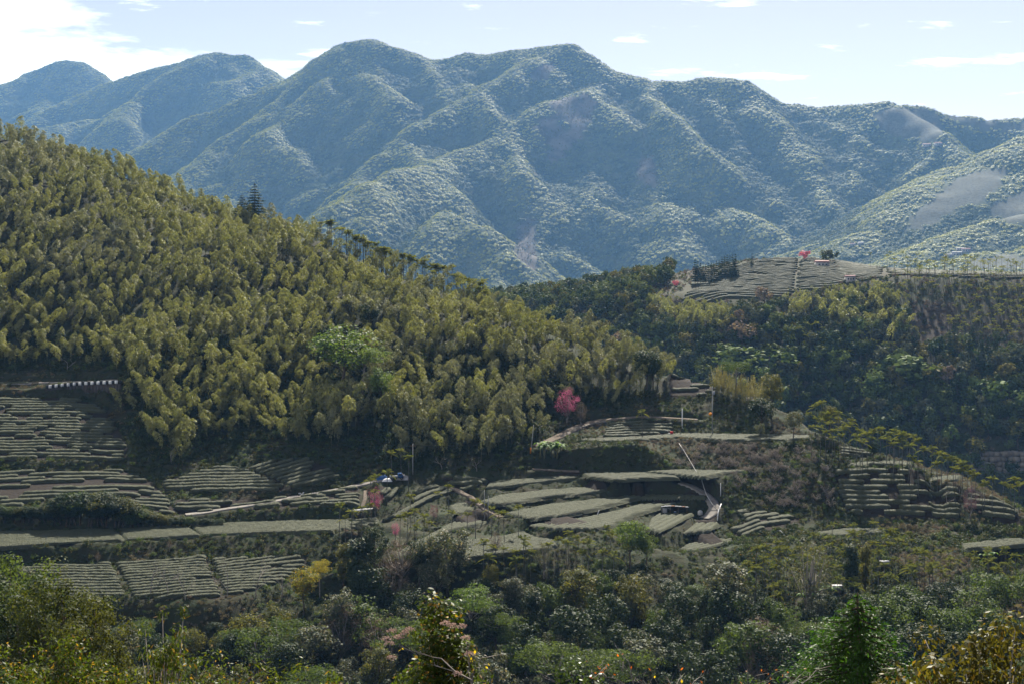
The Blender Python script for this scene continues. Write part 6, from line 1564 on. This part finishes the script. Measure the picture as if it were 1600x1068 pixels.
for px, top, h, k, lab, wd in ((1150, 538, 15, 'light', 'wide flat green tree left of a similar one at the valley foot', 2.0), (1205, 543, 15, 'light', 'wide flat green tree at the valley foot, right one', 2.0), (1430, 552, 18, 'light', 'biggest green spreading tree on the far hillside', 1.9), (1455, 566, 14, 'olive', 'yellowish tree overlapping the biggest green one', 1.4), (1385, 556, 13, 'light', 'flat light tree left of the biggest green one', 1.5),
                               (1370, 585, 14, 'light', 'bright domed tree low on the far hillside', 1.2), (1415, 612, 13, 'light', 'layered green tree in the deep shade of the far hillside', 1.2), (1440, 622, 13, 'grey', 'grey-green layered tree beside the green layered one', 1.2), (1555, 590, 16, 'light', 'spreading green tree near the right edge of the far hillside', 1.4), (1530, 543, 11, 'light', 'small bright tree right of the conifers', 1.0), (1375, 620, 12, 'grey', 'pale frosted tree on the far hillside', 1.0), (1385, 640, 10, 'grey', 'white-grey flowering tree low on the far hillside', 1.3), (1345, 634, 10, 'grey', 'silver-grey thicket behind the ridge palms', 1.4), (1590, 655, 14, 'olive', 'yellow-green branching tree at the right edge above the gorge', 1.3), (1075, 545, 12, 'grey', 'grey tree in the dark hollow left of the flat green trees', 1.1), (1600, 610, 14, 'light', 'green tree at the far right edge', 1.2), (1570, 565, 13, 'olive', 'pale yellow tree near the right edge', 1.3)):
    mplant(px, top, h * 1.15, 'fartree:x_' + k, 'hillside_tree', 'tree', lab, wd)
# bare rock face low in the gorge
ck = (inpoly(MPX, MPY, CLIFF)).astype(float)
q = mhit(1565, 735, 640, 900); g = G()
for k in range(14):
    for j in range(5):
        g.box(q + np.array([-14 + k * 3.2 + rng.uniform(-.5, .5), rng.uniform(-1, 1) + j * .9, -3 + j * 2.6 + rng.uniform(-.3, .3)]), (3.3, 4, 2.7), rng.uniform(-.15, .15), tilt=Euler((rng.uniform(-.1, .1), rng.uniform(-.1, .1), 0)).to_matrix())
o = link('rock_face', g.mesh('rock_face', [M['stone']]), label='bare grey rock face low in the gorge at right', category='cliff')

# ================================================================== FOREGROUND, 25 TO 60 M
M['fresh'] = leaf_mat('fresh_conifer_sprays', (0.015, 0.04, 0.008), (0.038, 0.082, 0.013), rough=.5, trans=.35, spec=.1, scale=2.0, tcol=(1.8, 2.0, .5))
M['nearolive'] = leaf_mat('drooping_olive_leaves', (0.036, 0.040, 0.010), (0.08, 0.074, 0.017), rough=.5, trans=.38, spec=.1, scale=2.0, c3=(0.13, 0.09, 0.02), tcol=(1.8, 1.6, .5))
M['nearshrub'] = leaf_mat('near_shrub_leaves', (0.022, 0.040, 0.009), (0.06, 0.07, 0.013), rough=.45, trans=.45, spec=.1, scale=2.0, c3=(0.17, 0.10, 0.03), tcol=(1.9, 1.9, .5))
M['neardark'] = leaf_mat('glossy_dark_leaves', (0.02, 0.04, 0.012), (0.05, 0.08, 0.02), rough=.35, trans=.3, spec=.15, scale=2.0)
M['flower'] = leaf_mat('faded_pink_flowers', (0.26, 0.185, 0.16), (0.38, 0.29, 0.25), rough=.8, trans=.3, spec=.1, tcol=(1.2, 1, .9))
M['orangeleaf'] = leaf_mat('orange_leaves', (0.32, 0.08, 0.01), (0.45, 0.16, 0.02), rough=.5, trans=.5, spec=.2, tcol=(1.4, 1.1, .6))
M['yellowleaf'] = leaf_mat('yellow_turning_leaves', (0.35, 0.28, 0.02), (0.5, 0.35, 0.02), rough=.5, trans=.5, spec=.2, tcol=(1.4, 1.3, .5))
def near_spot(px, top, Y0, h): return ((px - 800) / F * Y0, Y0, -(top - HOR) / F * Y0 - h)
def near_plant(name, cat, lab, st, fo, mat, pos, rz=0.0, parts=('trunk', 'crown')):
    t = thing(name, lab, cat, pos, rz)
    if st is not None: link(parts[0], st, t)
    link(parts[1], fo.mesh(parts[1], [M[mat]]), t); return t
a, b = P_conifer(801, H=6.2, R=3.9, tiers=30, ls=.15, per=420, aspect=.3); near_plant('conifer_tree', 'conifer', 'bright green young conifer in the foreground at lower right', a, b, 'fresh', near_spot(1340, 925, 44, 6.2))
a, b = P_tree(802, 8.5, 2.7, crown=(.3, 1.0), clumps=70, per=120, ls=.17, cr=.2, bark='bark_pale', limbs=40, trunk_r=.1, droop=.5, shell=.3); near_plant('broadleaf_tree', 'tree', 'olive-brown tree with drooping leaves at the lower right corner', a, b, 'nearolive', near_spot(1545, 938, 34, 8.5))
a, b = P_tree(803, 7.5, 2.0, crown=(.3, 1.0), clumps=40, per=110, ls=.17, cr=.22, bark='bark_pale', limbs=25, trunk_r=.08, droop=.5, shell=.3); near_plant('broadleaf_tree', 'tree', 'lower olive-brown tree between the conifer and the corner tree', a, b, 'nearolive', near_spot(1455, 990, 36, 7.5))
a, b = P_tree(804, 6.5, 1.75, crown=(.1, 1.0), clumps=120, per=130, ls=.11, cr=.2, limbs=20, trunk_r=.06, cone=.68, shell=.35); t = near_plant('flowering_bush', 'bush', 'tall dark green foreground bush dotted with faded pink flower heads', a, b, 'nearshrub', near_spot(684, 915, 30, 6.5)); tp = np.array(near_spot(684, 915, 30, 6.5))
for px, py in ((613, 986), (604, 998), (640, 984), (632, 990), (696, 974), (722, 979), (728, 997), (706, 978), (733, 1022), (622, 996), (612, 1028), (715, 1053), (608, 1006)):
    g = G(); v = rng.normal(size=(90, 3)); v /= np.linalg.norm(v, axis=1)[:, None]; v[:, 2] = abs(v[:, 2]) * .6; g.leaves(v * .13 * rng.uniform(.5, 1, (90, 1)), .035, .7, outward=v)
    part('flower_head', g, 'flower', t, loc=tuple(np.array([(px - 800) / F * 28.8, 28.8, -(py - HOR) / F * 28.8]) - tp))
for k, (px, top, Y0, R_, n, mt, lab) in enumerate([(640, 1010, 29, 1.0, 60, 'nearshrub', 'leafy shrub at the foot of the flowering bush'), (15, 975, 30, .9, 50, 'nearshrub', 'reddish-tipped shrub in the lower left corner'), (60, 1010, 27, .9, 50, 'nearshrub', 'yellow-green shrub right of the corner shrub'), (125, 968, 34, 1.2, 60, 'nearshrub', 'shrub with shiny leaves rising at lower left'),
        (185, 1010, 30, 1.0, 50, 'nearshrub', 'dense shrub right of the shiny-leaved one'), (330, 1010, 34, 1.1, 50, 'nearshrub', 'yellow-tipped shrub below the drooping tree'), (400, 1020, 33, 1.0, 50, 'nearshrub', 'yellow-green shrub at bottom left centre'), (470, 1018, 32, 1.1, 50, 'nearshrub', 'shrub with fingered leaves at the bottom edge'), (545, 1030, 30, 1.0, 50, 'nearshrub', 'low shrub left of the flowering bush'),
        (905, 1022, 30, .8, 60, 'neardark', 'glossy-leaved bush at the bottom edge, centre'), (940, 1040, 29, .7, 45, 'neardark', 'second glossy bush, right of the other at the bottom edge'), (810, 1058, 28, .6, 30, 'neardark', 'tiny glossy shoot poking in at the bottom edge'), (0, 1030, 24, .8, 50, 'neardark', 'dark grassy shrub at the far lower left'), (255, 1035, 28, .9, 50, 'nearshrub', 'low leafy shrub in front of the drooping tree'), (1240, 1048, 36, .8, 40, 'nearolive', 'orange-tinged shrub left of the foreground conifer')]):
    h = 3.6; a, b = P_tree(820 + k, h, R_, crown=(.15, 1.0), clumps=n, per=75, ls=.1, cr=.28, bark='bark', limbs=14, trunk_r=.04, shell=.2, aspect=.4)
    near_plant('shrub', 'shrub', lab, a, b, mt, near_spot(px, top, Y0, h), parts=('stems', 'leaves'))
a, b = P_tree(850, 8, 1.5, crown=(.35, 1.0), clumps=46, per=45, ls=.19, cr=.22, bark='bark_pale', limbs=40, trunk_r=.07, droop=.8, shell=.2, aspect=.25); near_plant('broadleaf_tree', 'tree', 'thin pale-branched tree with drooping narrow leaves at lower left', a, b, 'nearshrub', near_spot(250, 922, 44, 8))
for k, (px, top, Y0, mt, lab) in enumerate([(960, 1028, 30, 'orangeleaf', 'bare twigs with a few orange leaves right of the glossy bush'), (1045, 1022, 30, 'orangeleaf', 'middle bare branch with orange leaves at the bottom edge'), (1085, 1040, 29, 'yellowleaf', 'bare branch with yellow leaves at the bottom edge'), (1150, 1035, 30, 'orangeleaf', 'thin branches with orange leaves left of the conifer'), (1190, 1045, 29, 'orangeleaf', 'low orange-leaved twigs nearest the conifer'), (745, 985, 29, 'yellowleaf', 'yellow leaves on twigs at the right side of the flowering bush')]):
    h = 3.2; me = P_bare(860 + k, H=h, r0=.035); co = np.empty(len(me.vertices) * 3, np.float32); me.vertices.foreach_get('co', co); co = co.reshape(-1, 3); top_pts = co[co[:, 2] > co[:, 2].max() * .55]
    t = thing('leafless_shrub', lab, 'shrub', tuple(np.array(near_spot(px, top, Y0, float(co[:, 2].max()))))); link('branches', me, t)
    g = G(); C = top_pts[rng.integers(0, len(top_pts), 18)] + rng.normal(0, .04, (18, 3)); g.leaves(C, .075, .6); part('leaves', g, mt, t)
flush_labels()
print('objects', len(bpy.data.objects))
